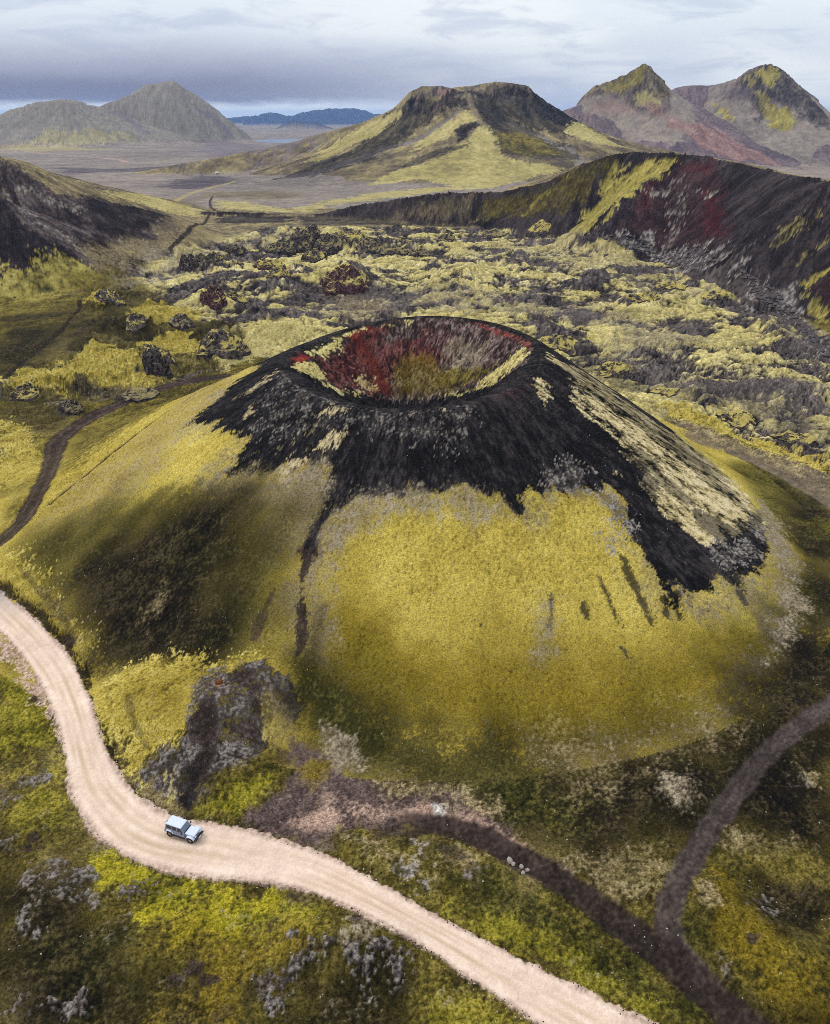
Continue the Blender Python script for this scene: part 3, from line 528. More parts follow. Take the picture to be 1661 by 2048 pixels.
    ('ash', 0.8, 1.4, 2.6, 0.75, 'out', [(57.3, 144.1), (64.1, 143.8), (68.7, 143.7), (79.8, 159.4), (76.7, 147.5), (74.1, 141.0), (70.6, 142.7), (61.3, 135.2), (58.0, 138.9)]),
    ('lichen', 1.2, 1.6, 3, 0.8, 'out', [(61.3, 135.2), (69.9, 140.7), (71.8, 138.2), (68.1, 132.8), (60.2, 128.5), (57.4, 129.7)]),
    ('lichen', 1.2, 1.6, 3, 0.6, 'out', [(74.6, 153.0), (76.9, 149.4), (74.1, 142.6), (71.8, 145.8)]),
    ('ash', 0.8, 2.2, 3, 0.5, 'out', [(32.9, 185.7), (65.4, 281.4), (57.2, 186.8), (70.4, 176.4), (75.9, 169.4), (68.4, 163.6), (55.9, 163.9), (47.0, 167.9), (39.5, 166.8), (35.5, 171.4)]),
    ('ash', 0.7, 1.6, 2.6, 0.7, 'out', [(43.6, 152.3), (48.9, 151.1), (51.2, 142.1), (47.5, 140.2), (45.6, 146.1)]),
    ('ash', 0.6, 0.9, 2, 0.85, 'out', [(37.6, 124.1), (39.5, 123.6), (40.0, 119.4), (41.1, 115.8), (41.5, 110.8), (40.4, 111.9), (39.5, 116.4), (38.2, 120.0)]),
    ('ash', 0.6, 0.9, 2, 0.85, 'out', [(32.9, 118.8), (33.7, 117.5), (34.7, 114.0), (35.7, 109.6), (34.6, 110.3), (33.6, 113.7)]),
    ('ash', 0.6, 0.9, 2, 0.85, 'out', [(23.3, 113.1), (23.8, 112.7), (23.4, 108.3), (22.7, 107.5)]),
    ('ash', 0.6, 0.9, 2, 0.85, 'out', [(28.8, 113.4), (29.9, 113.1), (29.7, 110.0), (29.0, 109.8)]),
    ('ash', 0.6, 0.9, 2, 0.85, 'out', [(34.6, 105.5), (35.7, 104.8), (36.6, 102.0), (35.8, 102.3)]),
    ('ash', 0.6, 0.9, 2, 0.85, 'out', [(10.5, 107.7), (12.0, 108.2), (11.7, 106.7), (10.7, 106.3)]),
    ('ash', 0.6, 0.9, 2, 0.85, 'out', [(47.1, 119.4), (47.7, 118.5), (47.2, 113.5), (46.6, 113.3)]),
    ('ash', 0.6, 0.9, 2, 0.85, 'out', [(61.7, 126.8), (62.7, 124.9), (61.9, 121.1), (61.4, 123.2)]),
    ('ash', 0.6, 0.9, 2, 0.85, 'out', [(44.3, 117.6), (45.2, 117.3), (45.6, 113.1), (44.7, 113.4)]),
    ('greytan', 2, 1.5, 3, 0.55, 'out', [(22.1, 112.5), (24.8, 112.8), (23.3, 103.2), (20.5, 102.2)]),
    ('lichen', 2.5, 2, 4, 0.8, 'out', [(35.4, 137.1), (39.1, 137.8), (41.1, 135.0), (39.7, 127.7), (37.0, 123.7), (35.6, 126.5), (38.2, 132.8), (36.0, 135.0)]),
    ('greytan', 3, 2, 4, 0.7, 'out', [(-10.4, 131.0), (-2.9, 131.9), (6.6, 131.3), (12.2, 131.1), (15.8, 127.9), (10.1, 125.9), (2.7, 128.2), (-6.5, 126.5), (-12.8, 123.1), (-17.0, 117.9), (-17.4, 122.7), (-14.1, 128.3)]),
    ('greytan', 3, 2, 4, 0.65, 'out', [(-17.1, 118.8), (-15.1, 116.7), (-14.5, 108.7), (-15.7, 102.0), (-18.8, 100.9), (-22.4, 103.5), (-23.6, 113.2), (-20.7, 119.3)]),
    ('greytan', 4, 3, 6, 0.9, 'out', [(-40.9, 143.5), (-30.9, 140.2), (-18.8, 139.5), (-17.3, 134.1), (-19.5, 126.0), (-21.9, 122.4), (-26.4, 121.1), (-30.2, 128.0), (-33.9, 133.3), (-43.0, 138.5)]),
    ('tan', 2.5, 2, 4, 0.5, 'out', [(-34.1, 134.5), (-25.8, 131.4), (-19.8, 129.2), (-21.2, 124.2), (-26.3, 120.1), (-30.5, 123.9)]),
    ('tanpale', 1.2, 2, 3, 0.85, 'out', [(-23.1, 142.9), (-19.3, 145.7), (-14.3, 147.0), (-12.7, 147.3), (-14.1, 144.5), (-16.1, 143.3), (-19.1, 143.1), (-21.9, 140.8), (-26.7, 138.4), (-28.7, 138.3)]),
    ('tanpale', 1, 1.5, 2.5, 0.4, 'out', [(-27.6, 146.1), (-23.7, 148.9), (-19.8, 151.7), (-20.6, 149.2), (-24.5, 146.5)]),
    ('tanpale', 0.8, 1.4, 2.2, 0.6, 'out', [(-41.5, 170.0), (-36.1, 173.8), (-32.0, 178.3), (-33.5, 172.7), (-37.7, 169.2)]),
    ('tanpale', 0.8, 1.4, 2.2, 0.7, 'out', [(-38.1, 161.4), (-36.7, 163.3), (-35.4, 160.7), (-37.3, 160.1)]),
    ('tanpale', 0.8, 1.4, 2.2, 0.75, 'out', [(-20.0, 153.8), (-15.8, 154.5), (-14.6, 152.6), (-17.7, 151.7)]),
    ('tanpale', 0.8, 1.2, 2.2, 0.7, 'out', [(3.7, 184.5), (6.2, 185.5), (8.6, 182.9), (6.1, 150.7)]),
    ('speckle', 2, 3, 3, 0.62, 'out', [(-34.7, 164.9), (-30.8, 170.4), (-25.8, 166.7), (-18.3, 179.9), (-9.0, 186.8), (8.6, 182.5), (12.1, 147.4), (6.8, 141.1), (-7.1, 145.1), (-19.7, 150.3), (-28.0, 148.9), (-34.8, 151.6)]),
    ('speckle', 2, 3, 3, 0.25, 'out', [(-0.0, 142.2), (17.0, 144.6), (23.0, 143.5), (21.3, 136.2), (11.4, 133.7), (0.9, 135.5)]),
    ('reddark', 1.5, 2, 4, 0.5, 'out', [(16.5, 158.2), (21.7, 161.9), (25.1, 163.8), (22.3, 157.6), (17.7, 154.1)]),
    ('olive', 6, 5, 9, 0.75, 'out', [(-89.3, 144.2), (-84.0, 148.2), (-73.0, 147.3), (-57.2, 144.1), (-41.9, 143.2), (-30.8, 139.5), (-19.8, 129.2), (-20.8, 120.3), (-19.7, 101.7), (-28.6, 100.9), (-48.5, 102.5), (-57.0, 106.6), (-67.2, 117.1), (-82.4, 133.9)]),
    ('heath', 7, 6, 10, 0.97, 'out', [(-67.6, 132.3), (-60.7, 137.3), (-50.2, 137.9), (-41.0, 139.0), (-35.3, 135.4), (-32.2, 128.4), (-33.0, 121.3), (-31.8, 114.4), (-28.1, 107.4), (-31.7, 103.4), (-41.2, 101.3), (-48.2, 101.8), (-55.6, 106.4), (-63.5, 116.3), (-70.5, 127.2)]),  # dark heath, with cloud shadow on the cone's left flank painted in
    ('heathgreen', 6, 5, 10, 0.55, 'out', [(-42.6, 126.7), (-33.4, 129.8), (-24.8, 122.8), (-24.1, 116.9), (-26.6, 109.0), (-30.2, 104.7), (-35.6, 110.4), (-39.2, 119.6)]),  # greener part of the dark patch, cloud shadow painted in too
    ('heath', 5, 5, 9, 0.5, 'out', [(-74.5, 136.3), (-65.5, 142.1), (-51.1, 141.5), (-40.3, 140.7), (-30.2, 134.6), (-28.9, 125.6), (-30.3, 116.0), (-30.4, 105.8), (-41.4, 101.9), (-54.1, 106.1), (-63.0, 116.1)]),  # second layer, deepening heath and painted cloud shadow together
    ('heathgreen', 8, 5, 10, 0.7, 'out', [(-85.5, 141.0), (-73.7, 146.1), (-60.1, 142.5), (-48.7, 140.6), (-50.0, 137.2), (-61.5, 136.3), (-69.6, 131.8), (-68.5, 123.1), (-77.2, 132.0)]),  # green margin of the same heath and painted cloud shadow
    ('tan', 2, 2, 4, 0.4, 'out', [(-48.7, 115.8), (-45.4, 118.0), (-43.7, 116.7), (-46.2, 113.3)]),
    ('ash', 0.5, 0.5, 2, 0.95, 'out', [(-17.5, 129.8), (-16.4, 128.6), (-18.0, 124.3), (-18.3, 120.7), (-20.0, 120.9), (-20.0, 123.6)]),
    ('soil', 0.9, 1, 2.5, 0.95, 'out', [(-20.5, 121.2), (-17.9, 120.6), (-19.4, 117.2), (-18.8, 110.8), (-17.8, 105.5), (-18.2, 101.6), (-20.1, 101.4), (-19.6, 106.4), (-20.4, 112.8), (-20.9, 117.4)]),
    ('soil', 0.6, 1, 2.5, 0.7, 'out', [(-25.0, 115.6), (-24.2, 115.3), (-25.9, 110.3), (-27.0, 105.7), (-27.8, 106.4), (-26.7, 110.9)]),
    ('soil', 1.5, 1.5, 3, 0.4, 'out', [(-16.4, 110.6), (-15.4, 110.9), (-16.1, 107.1), (-17.1, 104.5)]),
    ('bowl', 0.8, 1, 2, 1, 'in', [(-12.6, 212.5), (-10.3, 213.4), (-6.5, 214.4), (-3.0, 214.9), (-0.0, 215.0), (4.2, 214.7), (8.5, 213.9), (28.9, 191.8), (28.2, 183.4), (25.6, 176.0), (20.1, 177.1), (11.2, 184.8), (-0.1, 187.8), (-9.0, 189.2), (-18.7, 184.3), (-26.2, 178.3), (-30.0, 180.6)]),
    ('red', 1.5, 2.5, 3, 0.75, 'in', [(-6.1, 214.4), (-4.9, 214.6), (-9.4, 204.3), (-4.1, 203.5), (-0.1, 204.6), (2.6, 208.2), (9.3, 205.4), (11.7, 197.3), (3.9, 197.0), (-5.3, 198.1), (-7.8, 191.0), (-11.5, 188.7), (-17.7, 186.9), (-23.4, 183.7), (-26.0, 186.3), (-21.9, 194.4), (-17.2, 200.6)]),
    ('redgrey', 1.5, 2.5, 3, 0.6, 'in', [(4.0, 208.0), (7.3, 214.2), (27.7, 193.8), (25.8, 187.7), (18.7, 188.4), (9.1, 196.9), (2.6, 202.9)]),
    ('redbright', 0.8, 1, 2, 0.95, 'in', [(-31.3, 183.0), (-30.4, 190.6), (-28.2, 190.7), (-26.5, 188.8), (-26.9, 185.6), (-29.4, 180.6)]),
    ('redbright', 0.8, 1, 2, 0.6, 'in', [(-6.6, 214.3), (-5.7, 214.5), (-14.5, 204.3), (-16.6, 202.2), (-18.7, 204.2)]),
    ('redbright', 0.8, 1, 2, 0.75, 'in', [(26.4, 193.7), (10.6, 213.3), (28.9, 187.8), (28.0, 183.9), (26.7, 187.5)]),
    ('soilred', 1, 1.5, 2.5, 0.9, 'in', [(-6.2, 214.4), (-15.4, 205.6), (-12.7, 202.3), (-9.5, 198.4), (-7.2, 193.9), (-6.2, 190.5), (-11.5, 188.4), (-11.5, 194.4), (-13.9, 198.5), (-16.6, 201.5)]),
    ('mosscrater', 0.8, 1.6, 2, 1, 'in', [(-11.4, 213.0), (-10.4, 213.3), (-9.2, 213.7), (-23.8, 200.1), (-18.6, 202.4), (-19.7, 199.2), (-21.9, 195.1), (-24.8, 191.9), (-27.2, 191.9)]),
    ('mosscrater', 0.8, 1.6, 2, 1, 'in', [(-30.2, 180.4), (-28.1, 184.3), (-24.7, 187.6), (-22.1, 184.6), (-23.1, 180.8), (-27.2, 177.2)]),
    ('mosscrater', 0.6, 1, 2, 0.8, 'in', [(-26.1, 177.5), (-20.9, 182.6), (-14.0, 187.2), (-13.9, 186.2), (-20.7, 180.5)]),
    ('mosslow', 1.2, 2.2, 2.5, 0.55, 'in', [(-5.9, 194.7), (-4.0, 198.8), (-1.4, 201.4), (2.6, 199.9), (6.5, 197.1), (9.6, 191.9), (8.8, 188.8), (5.0, 187.7), (-3.9, 190.1)]),
    ('mosscrater', 0.8, 1.2, 2, 0.85, 'in', [(14.8, 183.8), (19.6, 184.3), (23.3, 185.6), (25.7, 186.7), (27.6, 185.1), (26.2, 180.3), (22.5, 178.3), (18.6, 179.0)]),
    ('mosscrater', 0.5, 0.6, 2, 0.7, 'in', [(6.3, 187.1), (15.8, 181.8), (20.2, 177.8), (20.1, 176.4), (15.7, 180.1), (7.5, 185.8)]),
    ('mosscrater', 0.9, 1.8, 2, 0.7, 'in', [(-4.0, 214.8), (-2.6, 214.9), (-4.2, 211.4), (-5.5, 209.1), (-9.5, 208.8)]),
    ('mosscrater', 0.9, 1.6, 2, 0.7, 'in', [(-2.8, 211.3), (-0.2, 215.0), (-0.1, 209.1), (-2.1, 208.6)]),
    ('mosscrater', 0.9, 1.6, 2, 0.5, 'in', [(-14.9, 192.8), (-11.1, 193.8), (-9.7, 190.5), (-13.4, 188.6)]),
    ('mosscrater', 0.9, 1.6, 2, 0.7, 'in', [(-7.1, 214.2), (-6.3, 214.4), (-18.7, 204.2), (-20.2, 203.3)]),
    ('olive', 1.5, 2, 2.5, 0.8, 'in', [(5.1, 193.6), (11.6, 194.2), (19.8, 187.0), (17.2, 184.4), (11.2, 186.2), (6.3, 188.2)]),
    ('greytan', 1.5, 2, 2.5, 0.6, 'in', [(6.6, 202.1), (13.1, 201.1), (19.2, 195.6), (16.5, 191.7), (9.0, 196.2)]),
    ('moss', 4, 3, 6, 0.9, '', [(-88.4, 142.2), (-83.3, 138.6), (-77.2, 132.0), (-66.4, 120.2), (-58.8, 110.6), (-59.6, 108.9), (-66.8, 115.9), (-77.2, 126.9), (-85.0, 134.9)]),
    ('earth', 0.9, 0.8, 3, 0.95, '', [(-84.0, 132.8), (-74.0, 124.1), (-66.2, 116.9), (-58.9, 109.6), (-53.8, 101.5), (-49.5, 93.4), (-45.6, 87.3), (-40.6, 80.9), (-35.5, 76.8), (-31.0, 75.5), (-28.0, 74.8), (-29.2, 74.0), (-35.1, 75.5), (-40.8, 79.4), (-46.9, 86.5), (-50.4, 92.6), (-55.2, 100.6), (-60.2, 108.2), (-67.7, 115.9), (-75.5, 122.9), (-82.3, 129.1)]),
    ('soil', 0.8, 0.8, 3, 0.6, '', [(-80.5, 134.6), (-75.0, 129.3), (-68.0, 121.8), (-61.2, 113.6), (-59.6, 110.2), (-61.8, 112.7), (-68.6, 120.8), (-76.0, 129.0)]),
    ('moss', 3, 3, 6, 1, '', [(-51.8, 99.7), (-48.0, 103.6), (-35.9, 103.2), (-27.4, 101.2), (-27.3, 98.7), (-32.2, 98.5), (-34.5, 96.4), (-34.3, 90.9), (-34.7, 86.2), (-38.5, 85.3), (-39.3, 81.5), (-43.0, 85.0), (-47.0, 90.6)]),
    ('mosslow', 3, 3, 6, 0.6, '', [(-44.7, 96.5), (-41.1, 100.6), (-35.2, 100.5), (-34.9, 93.3), (-36.2, 89.0), (-40.0, 88.1)]),
    ('soil', 0.4, 0.5, 3, 0.5, '', [(-46.6, 97.0), (-45.8, 96.7), (-42.8, 91.0), (-39.7, 86.8), (-40.3, 86.7), (-43.5, 90.7)]),
    ('lichenrock', 1.2, 1.5, 2.5, 0.95, '', [(-34.6, 95.0), (-34.2, 98.3), (-31.7, 99.8), (-28.9, 98.3), (-27.0, 101.1), (-23.5, 100.1), (-20.0, 97.2), (-18.1, 93.7), (-18.4, 89.7), (-20.3, 86.9), (-24.0, 83.6), (-26.9, 79.9), (-28.6, 77.5), (-31.2, 76.6), (-35.0, 77.9), (-38.9, 81.5), (-39.9, 83.7), (-36.8, 85.1), (-34.0, 86.3), (-33.6, 89.7)]),
    ('soil', 0.9, 1, 2.5, 0.95, '', [(-32.5, 91.9), (-30.8, 92.8), (-29.4, 89.7), (-29.3, 85.7), (-29.4, 82.0), (-29.7, 78.8), (-30.4, 76.1), (-32.5, 76.9), (-32.1, 80.3), (-31.4, 84.2), (-32.8, 88.7)]),
    ('soil', 0.8, 1, 2.5, 0.85, '', [(-30.2, 98.7), (-26.8, 97.8), (-24.3, 94.5), (-23.3, 91.8), (-24.9, 91.1), (-26.1, 94.1), (-28.5, 96.4)]),
    ('soil', 0.8, 1, 2.5, 0.8, '', [(-29.3, 88.9), (-25.1, 89.7), (-21.2, 88.4), (-17.1, 85.4), (-19.1, 84.0), (-23.9, 86.8), (-28.9, 87.0)]),
    ('ash', 0.9, 1, 2.5, 0.7, '', [(-32.9, 82.0), (-30.7, 81.4), (-30.3, 78.2), (-31.0, 75.9), (-32.5, 76.7)]),
    ('rust', 0.6, 0.8, 2, 0.45, '', [(-31.5, 96.9), (-30.6, 96.8), (-30.1, 95.1), (-30.9, 95.0)]),
    ('tan', 1.2, 1.5, 3, 0.75, '', [(-24.1, 95.8), (-21.4, 95.7), (-18.7, 92.1), (-18.4, 89.3), (-20.4, 87.7), (-22.9, 89.6), (-24.0, 92.3)]),
    ('moss', 2, 2, 3, 0.6, '', [(-24.0, 95.4), (-22.0, 94.4), (-20.9, 91.6), (-18.4, 89.7), (-20.5, 88.2), (-22.9, 90.0), (-23.8, 92.4)]),
    ('olive', 1.2, 1.5, 3, 0.95, '', [(-29.9, 76.9), (-28.3, 80.0), (-25.3, 82.7), (-21.6, 85.8), (-19.0, 82.5), (-20.1, 78.6), (-24.2, 76.3), (-27.8, 75.0)]),
    ('grass', 1.2, 1.5, 3, 0.64, '', [(-29.8, 76.6), (-28.0, 78.1), (-24.0, 79.4), (-20.7, 80.7), (-21.6, 77.6), (-24.8, 76.0), (-27.8, 75.0)]),
    ('moss', 1, 1.2, 3, 0.5, '', [(-35.8, 80.9), (-34.3, 81.0), (-33.0, 78.5), (-34.0, 77.8)]),
    ('heathgreen', 9, 5, 10, 0.45, '', [(-19.9, 103.6), (-10.6, 100.2), (1.5, 95.2), (17.1, 92.5), (33.2, 94.3), (49.2, 101.6), (67.2, 121.9), (84.5, 137.6), (72.9, 112.5), (51.7, 90.1), (30.9, 83.9), (15.9, 81.9), (1.5, 87.2), (-11.0, 93.2)]),
    ('heath', 7, 4, 8, 0.95, '', [(-18.8, 100.9), (-10.4, 96.7), (-2.4, 92.2), (5.3, 88.1), (16.3, 85.4), (23.6, 84.3), (28.0, 87.6), (35.1, 88.8), (44.1, 90.5), (50.1, 94.4), (55.0, 101.2), (65.8, 113.1), (84.2, 132.2), (54.0, 68.8), (44.5, 75.0), (37.4, 70.1), (33.3, 69.9), (26.5, 68.4), (20.9, 69.7), (14.5, 70.9), (8.9, 74.9), (3.5, 78.3), (-5.0, 80.1), (-8.9, 84.6), (-16.1, 89.1), (-18.2, 95.2)]),
    ('heathgreen', 4, 4, 8, 0.7, '', [(-18.8, 100.9), (-10.4, 96.3), (-5.5, 92.2), (5.2, 87.2), (15.9, 81.9), (22.5, 78.4), (18.2, 73.3), (11.8, 76.6), (5.0, 81.9), (-5.2, 84.6), (-14.8, 91.6)]),
    ('tan', 5, 3, 6, 0.4, '', [(16.7, 88.3), (28.1, 88.6), (36.4, 90.8), (47.7, 94.3), (48.5, 92.2), (35.6, 87.8), (27.4, 84.8), (25.9, 81.1), (23.7, 81.1), (22.9, 84.7)]),
    ('greytan', 1.5, 1, 3, 0.75, '', [(35.6, 81.3), (37.5, 82.0), (39.8, 81.3), (39.5, 78.7), (37.5, 77.0), (35.6, 77.6), (34.8, 79.3)]),
    ('sand', 1.5, 2, 4, 0.97, '', [(-18.2, 88.0), (-13.6, 87.4), (-9.6, 83.7), (-3.6, 79.9), (2.1, 80.3), (6.3, 78.5), (10.9, 74.9), (14.5, 70.5), (20.0, 65.0), (17.6, 65.4), (12.9, 68.3), (9.3, 71.3), (4.0, 73.7), (-2.1, 73.7), (-7.4, 72.5), (-11.2, 70.6), (-15.2, 70.9), (-18.1, 72.3), (-23.8, 74.1), (-22.8, 76.0), (-19.0, 78.6), (-17.2, 83.4)]),
    ('pink', 2, 2, 3, 0.6, '', [(-16.3, 74.0), (-16.0, 76.9), (-12.7, 78.0), (-9.6, 76.8), (-10.2, 74.4), (-13.8, 72.8)]),
    ('pink', 1.8, 2, 3, 0.55, '', [(-7.6, 75.7), (-2.8, 77.3), (1.4, 77.7), (4.8, 76.8), (8.9, 75.8), (11.8, 73.1), (15.0, 69.4), (16.6, 67.2), (14.2, 68.3), (11.3, 71.3), (8.1, 73.7), (3.4, 74.9), (-2.1, 74.9)]),
    ('soil', 1.2, 1.2, 3, 0.8, '', [(-6.7, 72.8), (-2.1, 74.5), (3.4, 74.5), (8.0, 72.9), (11.5, 70.9), (13.5, 68.3), (8.9, 70.5), (4.7, 72.7), (-2.1, 73.0)]),
    ('soil', 1, 1, 3, 0.7, '', [(0.7, 79.2), (3.5, 79.4), (5.6, 77.9), (5.2, 76.5), (2.8, 77.7)]),
    ('lichenpale', 0.4, 0.8, 1.5, 0.9, '', [(2.5, 77.3), (4.2, 77.3), (4.3, 76.2), (3.1, 75.9)]),
    ('tan', 2, 1.5, 3, 0.8, '', [(-10.5, 85.5), (-5.1, 81.0), (2.1, 80.5), (7.8, 79.2), (11.7, 75.8), (9.0, 76.6), (3.5, 79.2), (-3.6, 79.7)]),
    ('greytan', 1.5, 2, 3, 0.8, '', [(-14.6, 89.9), (-10.0, 89.1), (-7.5, 85.5), (-8.1, 83.7), (-11.2, 85.6)]),
    ('olive', 1.2, 1.5, 3, 0.6, '', [(-17.2, 86.3), (-14.4, 87.3), (-16.1, 89.9), (-17.6, 89.0)]),
    ('mosslow', 1, 1.5, 2.5, 0.9, '', [(-16.5, 83.5), (-14.9, 85.5), (-12.6, 85.1), (-13.0, 82.3), (-14.5, 79.1), (-15.8, 80.5)]),
    ('olive', 1.2, 1.8, 3, 0.95, '', [(-11.2, 72.0), (-8.8, 73.5), (-5.8, 73.5), (-4.7, 71.2), (-1.3, 69.2), (1.6, 67.2), (2.6, 64.6), (0.6, 64.5), (-2.6, 66.2), (-6.5, 68.4), (-9.9, 70.3)]),
    ('tan', 1.2, 1.8, 3, 0.6, '', [(-9.4, 72.1), (-4.6, 70.2), (-0.0, 67.3), (1.9, 65.4), (-0.7, 65.8), (-5.9, 68.9)]),
    ('lichen', 1, 1.6, 2.5, 0.7, '', [(-2.6, 67.8), (-0.0, 66.6), (1.2, 64.6), (-0.7, 65.0), (-2.2, 66.0)]),
    ('lichen', 0.8, 1, 2, 0.7, '', [(-0.7, 71.1), (1.3, 69.6), (2.4, 67.8), (1.3, 68.3)]),
    ('olive', 1.2, 1.8, 3, 0.9, '', [(-0.2, 73.7), (4.0, 74.0), (7.6, 71.7), (11.0, 68.3), (10.6, 64.3), (7.0, 67.1), (3.3, 70.1)]),
    ('mosslow', 1, 1.5, 3, 0.7, '', [(0.3, 73.7), (4.0, 73.7), (6.0, 72.7), (3.3, 72.1)]),
    ('tan', 1.5, 2, 3, 0.6, '', [(3.3, 70.9), (7.2, 70.1), (9.6, 67.9), (8.2, 65.7), (4.4, 67.0)]),
    ('soil', 0.8, 1.2, 3, 0.7, '', [(1.3, 71.6), (3.3, 70.9), (6.5, 69.2), (6.1, 68.8), (2.6, 70.2)]),
    ('tan', 2, 2, 4, 0.5, '', [(20.5, 67.5), (25.4, 69.2), (32.7, 69.9), (32.6, 66.5), (29.7, 64.2), (25.3, 63.3), (21.4, 65.5)]),
    ('heathgreen', 2, 3, 5, 0.8, '', [(4.4, 65.6), (10.9, 67.2), (16.9, 65.0), (21.2, 61.5), (25.1, 57.6), (28.3, 52.8), (31.3, 48.2), (28.1, 48.3), (23.1, 51.7), (18.2, 54.8), (12.9, 57.8), (7.8, 60.9)]),
    ('grass', 2, 2.5, 4, 0.52, '', [(4.3, 62.8), (7.9, 62.3), (13.0, 59.0), (18.5, 56.3), (23.3, 52.5), (27.0, 49.7), (26.7, 48.7), (22.4, 51.1), (18.0, 53.7), (12.7, 56.6), (7.1, 59.7)]),
    ('olive', 2, 3, 5, 0.6, '', [(15.5, 63.6), (21.1, 60.9), (24.4, 57.0), (21.5, 57.1), (17.4, 60.3)]),
    ('heath', 3, 3, 6, 0.8, '', [(42.3, 76.7), (47.2, 82.1), (57.9, 90.2), (66.8, 95.8), (55.1, 71.1), (48.7, 71.8), (44.5, 75.0)]),
    ('tan', 1.5, 2, 4, 0.6, '', [(41.8, 75.0), (44.1, 73.8), (48.7, 71.8), (51.0, 71.1), (48.1, 70.4), (43.1, 71.1), (41.3, 72.6)]),
    ('tan', 0.8, 1, 3, 0.6, '', [(56.8, 85.1), (58.4, 83.6), (58.2, 80.8), (57.3, 81.7)]),
    ('olive', 3, 3, 6, 0.7, '', [(35.5, 64.8), (42.6, 69.7), (50.7, 70.3), (54.0, 68.8), (51.6, 63.4), (46.6, 66.5), (41.5, 63.6)]),
    ('mosslow', 2, 2.5, 5, 0.9, '', [(34.4, 63.5), (38.6, 66.2), (41.5, 63.6), (41.8, 58.4), (42.7, 55.9), (46.2, 55.5), (45.8, 52.4), (43.8, 48.0), (39.5, 47.9), (36.8, 50.7), (34.6, 53.8), (34.0, 57.1)]),
    ('tan', 1.2, 1.5, 3, 0.6, '', [(34.9, 63.9), (36.8, 64.9), (36.4, 60.8), (35.1, 59.7)]),
    ('heath', 2, 3, 5, 0.9, '', [(40.7, 63.3), (46.6, 66.5), (51.8, 64.1), (47.7, 56.1), (44.2, 56.5), (42.3, 58.9), (40.2, 59.6)]),
    ('heathgreen', 2, 2.5, 5, 0.8, '', [(32.0, 61.8), (33.6, 59.6), (34.5, 55.3), (36.3, 50.7), (34.0, 51.8), (31.9, 55.7), (30.7, 58.1)]),
    ('heath', 2, 2.5, 5, 0.6, '', [(36.7, 50.2), (41.1, 49.2), (43.8, 48.0), (43.0, 46.0), (34.7, 46.1)]),
    ('heath', 4, 4, 8, 0.8, '', [(93.8, 185.7), (101.7, 168.6), (88.5, 128.9), (67.4, 97.0), (60.1, 99.2), (69.1, 112.2), (78.2, 127.9), (83.9, 142.9)]),
    ('greytan', 2, 2, 5, 0.8, '', [(83.1, 167.1), (82.3, 153.3), (79.2, 137.6), (75.8, 127.3), (68.3, 114.8), (60.4, 106.3), (66.8, 117.0), (73.0, 129.1), (76.7, 142.6), (78.4, 154.2)]),
    ('sand', 2, 2, 4, 0.6, '', [(-24.6, 74.7), (-20.2, 77.3), (-16.6, 81.5), (-12.4, 82.8), (-9.3, 80.1), (-13.4, 78.3), (-16.4, 74.8), (-11.4, 72.2), (-15.2, 70.7), (-19.5, 72.6)]),
    ('olive', 4, 4, 7, 0.9, '', [(-74.6, 112.2), (-66.7, 106.6), (-56.6, 92.7), (-50.8, 82.1), (-44.0, 71.7), (-37.9, 67.7), (-41.7, 64.7), (-49.9, 68.5), (-54.7, 70.3)]),
    ('grass', 2.5, 3, 5, 0.56, '', [(-70.8, 104.3), (-69.1, 108.0), (-60.4, 98.9), (-55.3, 89.6), (-53.0, 84.0), (-58.5, 87.9), (-63.1, 88.1)]),
    ('grass', 2.5, 3, 5, 0.44, '', [(-56.9, 79.5), (-53.0, 82.1), (-49.1, 78.5), (-46.3, 74.2), (-49.4, 73.4), (-53.9, 74.3)]),
    ('gravel', 1.2, 1.5, 3, 0.9, '', [(-77.1, 117.6), (-69.5, 111.1), (-61.2, 100.8), (-54.8, 91.5), (-56.6, 92.7), (-62.6, 99.1), (-70.0, 108.0), (-74.0, 110.9)]),
    ('heath', 4, 4, 7, 0.85, '', [(-54.7, 70.3), (-49.3, 70.1), (-43.0, 66.3), (-39.0, 63.7), (-36.1, 59.0), (-33.4, 54.7), (-28.4, 52.8), (-21.5, 51.4), (-18.7, 48.5), (-18.3, 46.4), (-43.1, 46.2)]),
    ('heathgreen', 3, 4, 7, 0.7, '', [(-44.8, 57.8), (-39.5, 58.8), (-34.8, 57.1), (-27.8, 52.8), (-28.6, 49.7), (-36.8, 51.6), (-42.7, 52.9)]),
    ('heath', 5, 5, 8, 0.6, '', [(-51.5, 63.9), (-40.7, 62.0), (-34.4, 55.9), (-29.1, 51.2), (-22.9, 48.4), (-22.4, 46.3), (-43.1, 46.2)]),  # heath laid on again; vignette-like corner darkening put into the colour
    ('grass', 2, 3, 4, 0.76, '', [(-43.3, 69.9), (-39.4, 70.1), (-33.8, 66.8), (-25.5, 63.9), (-16.8, 64.2), (-10.9, 61.2), (-12.4, 58.8), (-19.4, 58.2), (-23.8, 59.5), (-29.1, 59.2), (-34.4, 62.7), (-38.4, 63.8)]),
    ('grassbright', 2, 3, 4, 0.56, '', [(-40.4, 67.5), (-37.6, 68.5), (-35.4, 65.6), (-36.5, 63.7), (-38.7, 64.5)]),
    ('grassbright', 2, 3, 4, 0.64, '', [(-31.9, 60.5), (-27.9, 63.5), (-21.8, 63.9), (-15.5, 63.4), (-16.5, 62.0), (-23.0, 60.8), (-27.8, 58.9)]),
    ('mosslow', 3, 3, 5, 0.7, '', [(-29.6, 59.2), (-19.4, 58.2), (-13.6, 58.9), (-11.1, 57.5), (-15.5, 55.3), (-18.5, 53.2), (-22.0, 48.8), (-26.8, 50.8), (-24.4, 54.6)]),
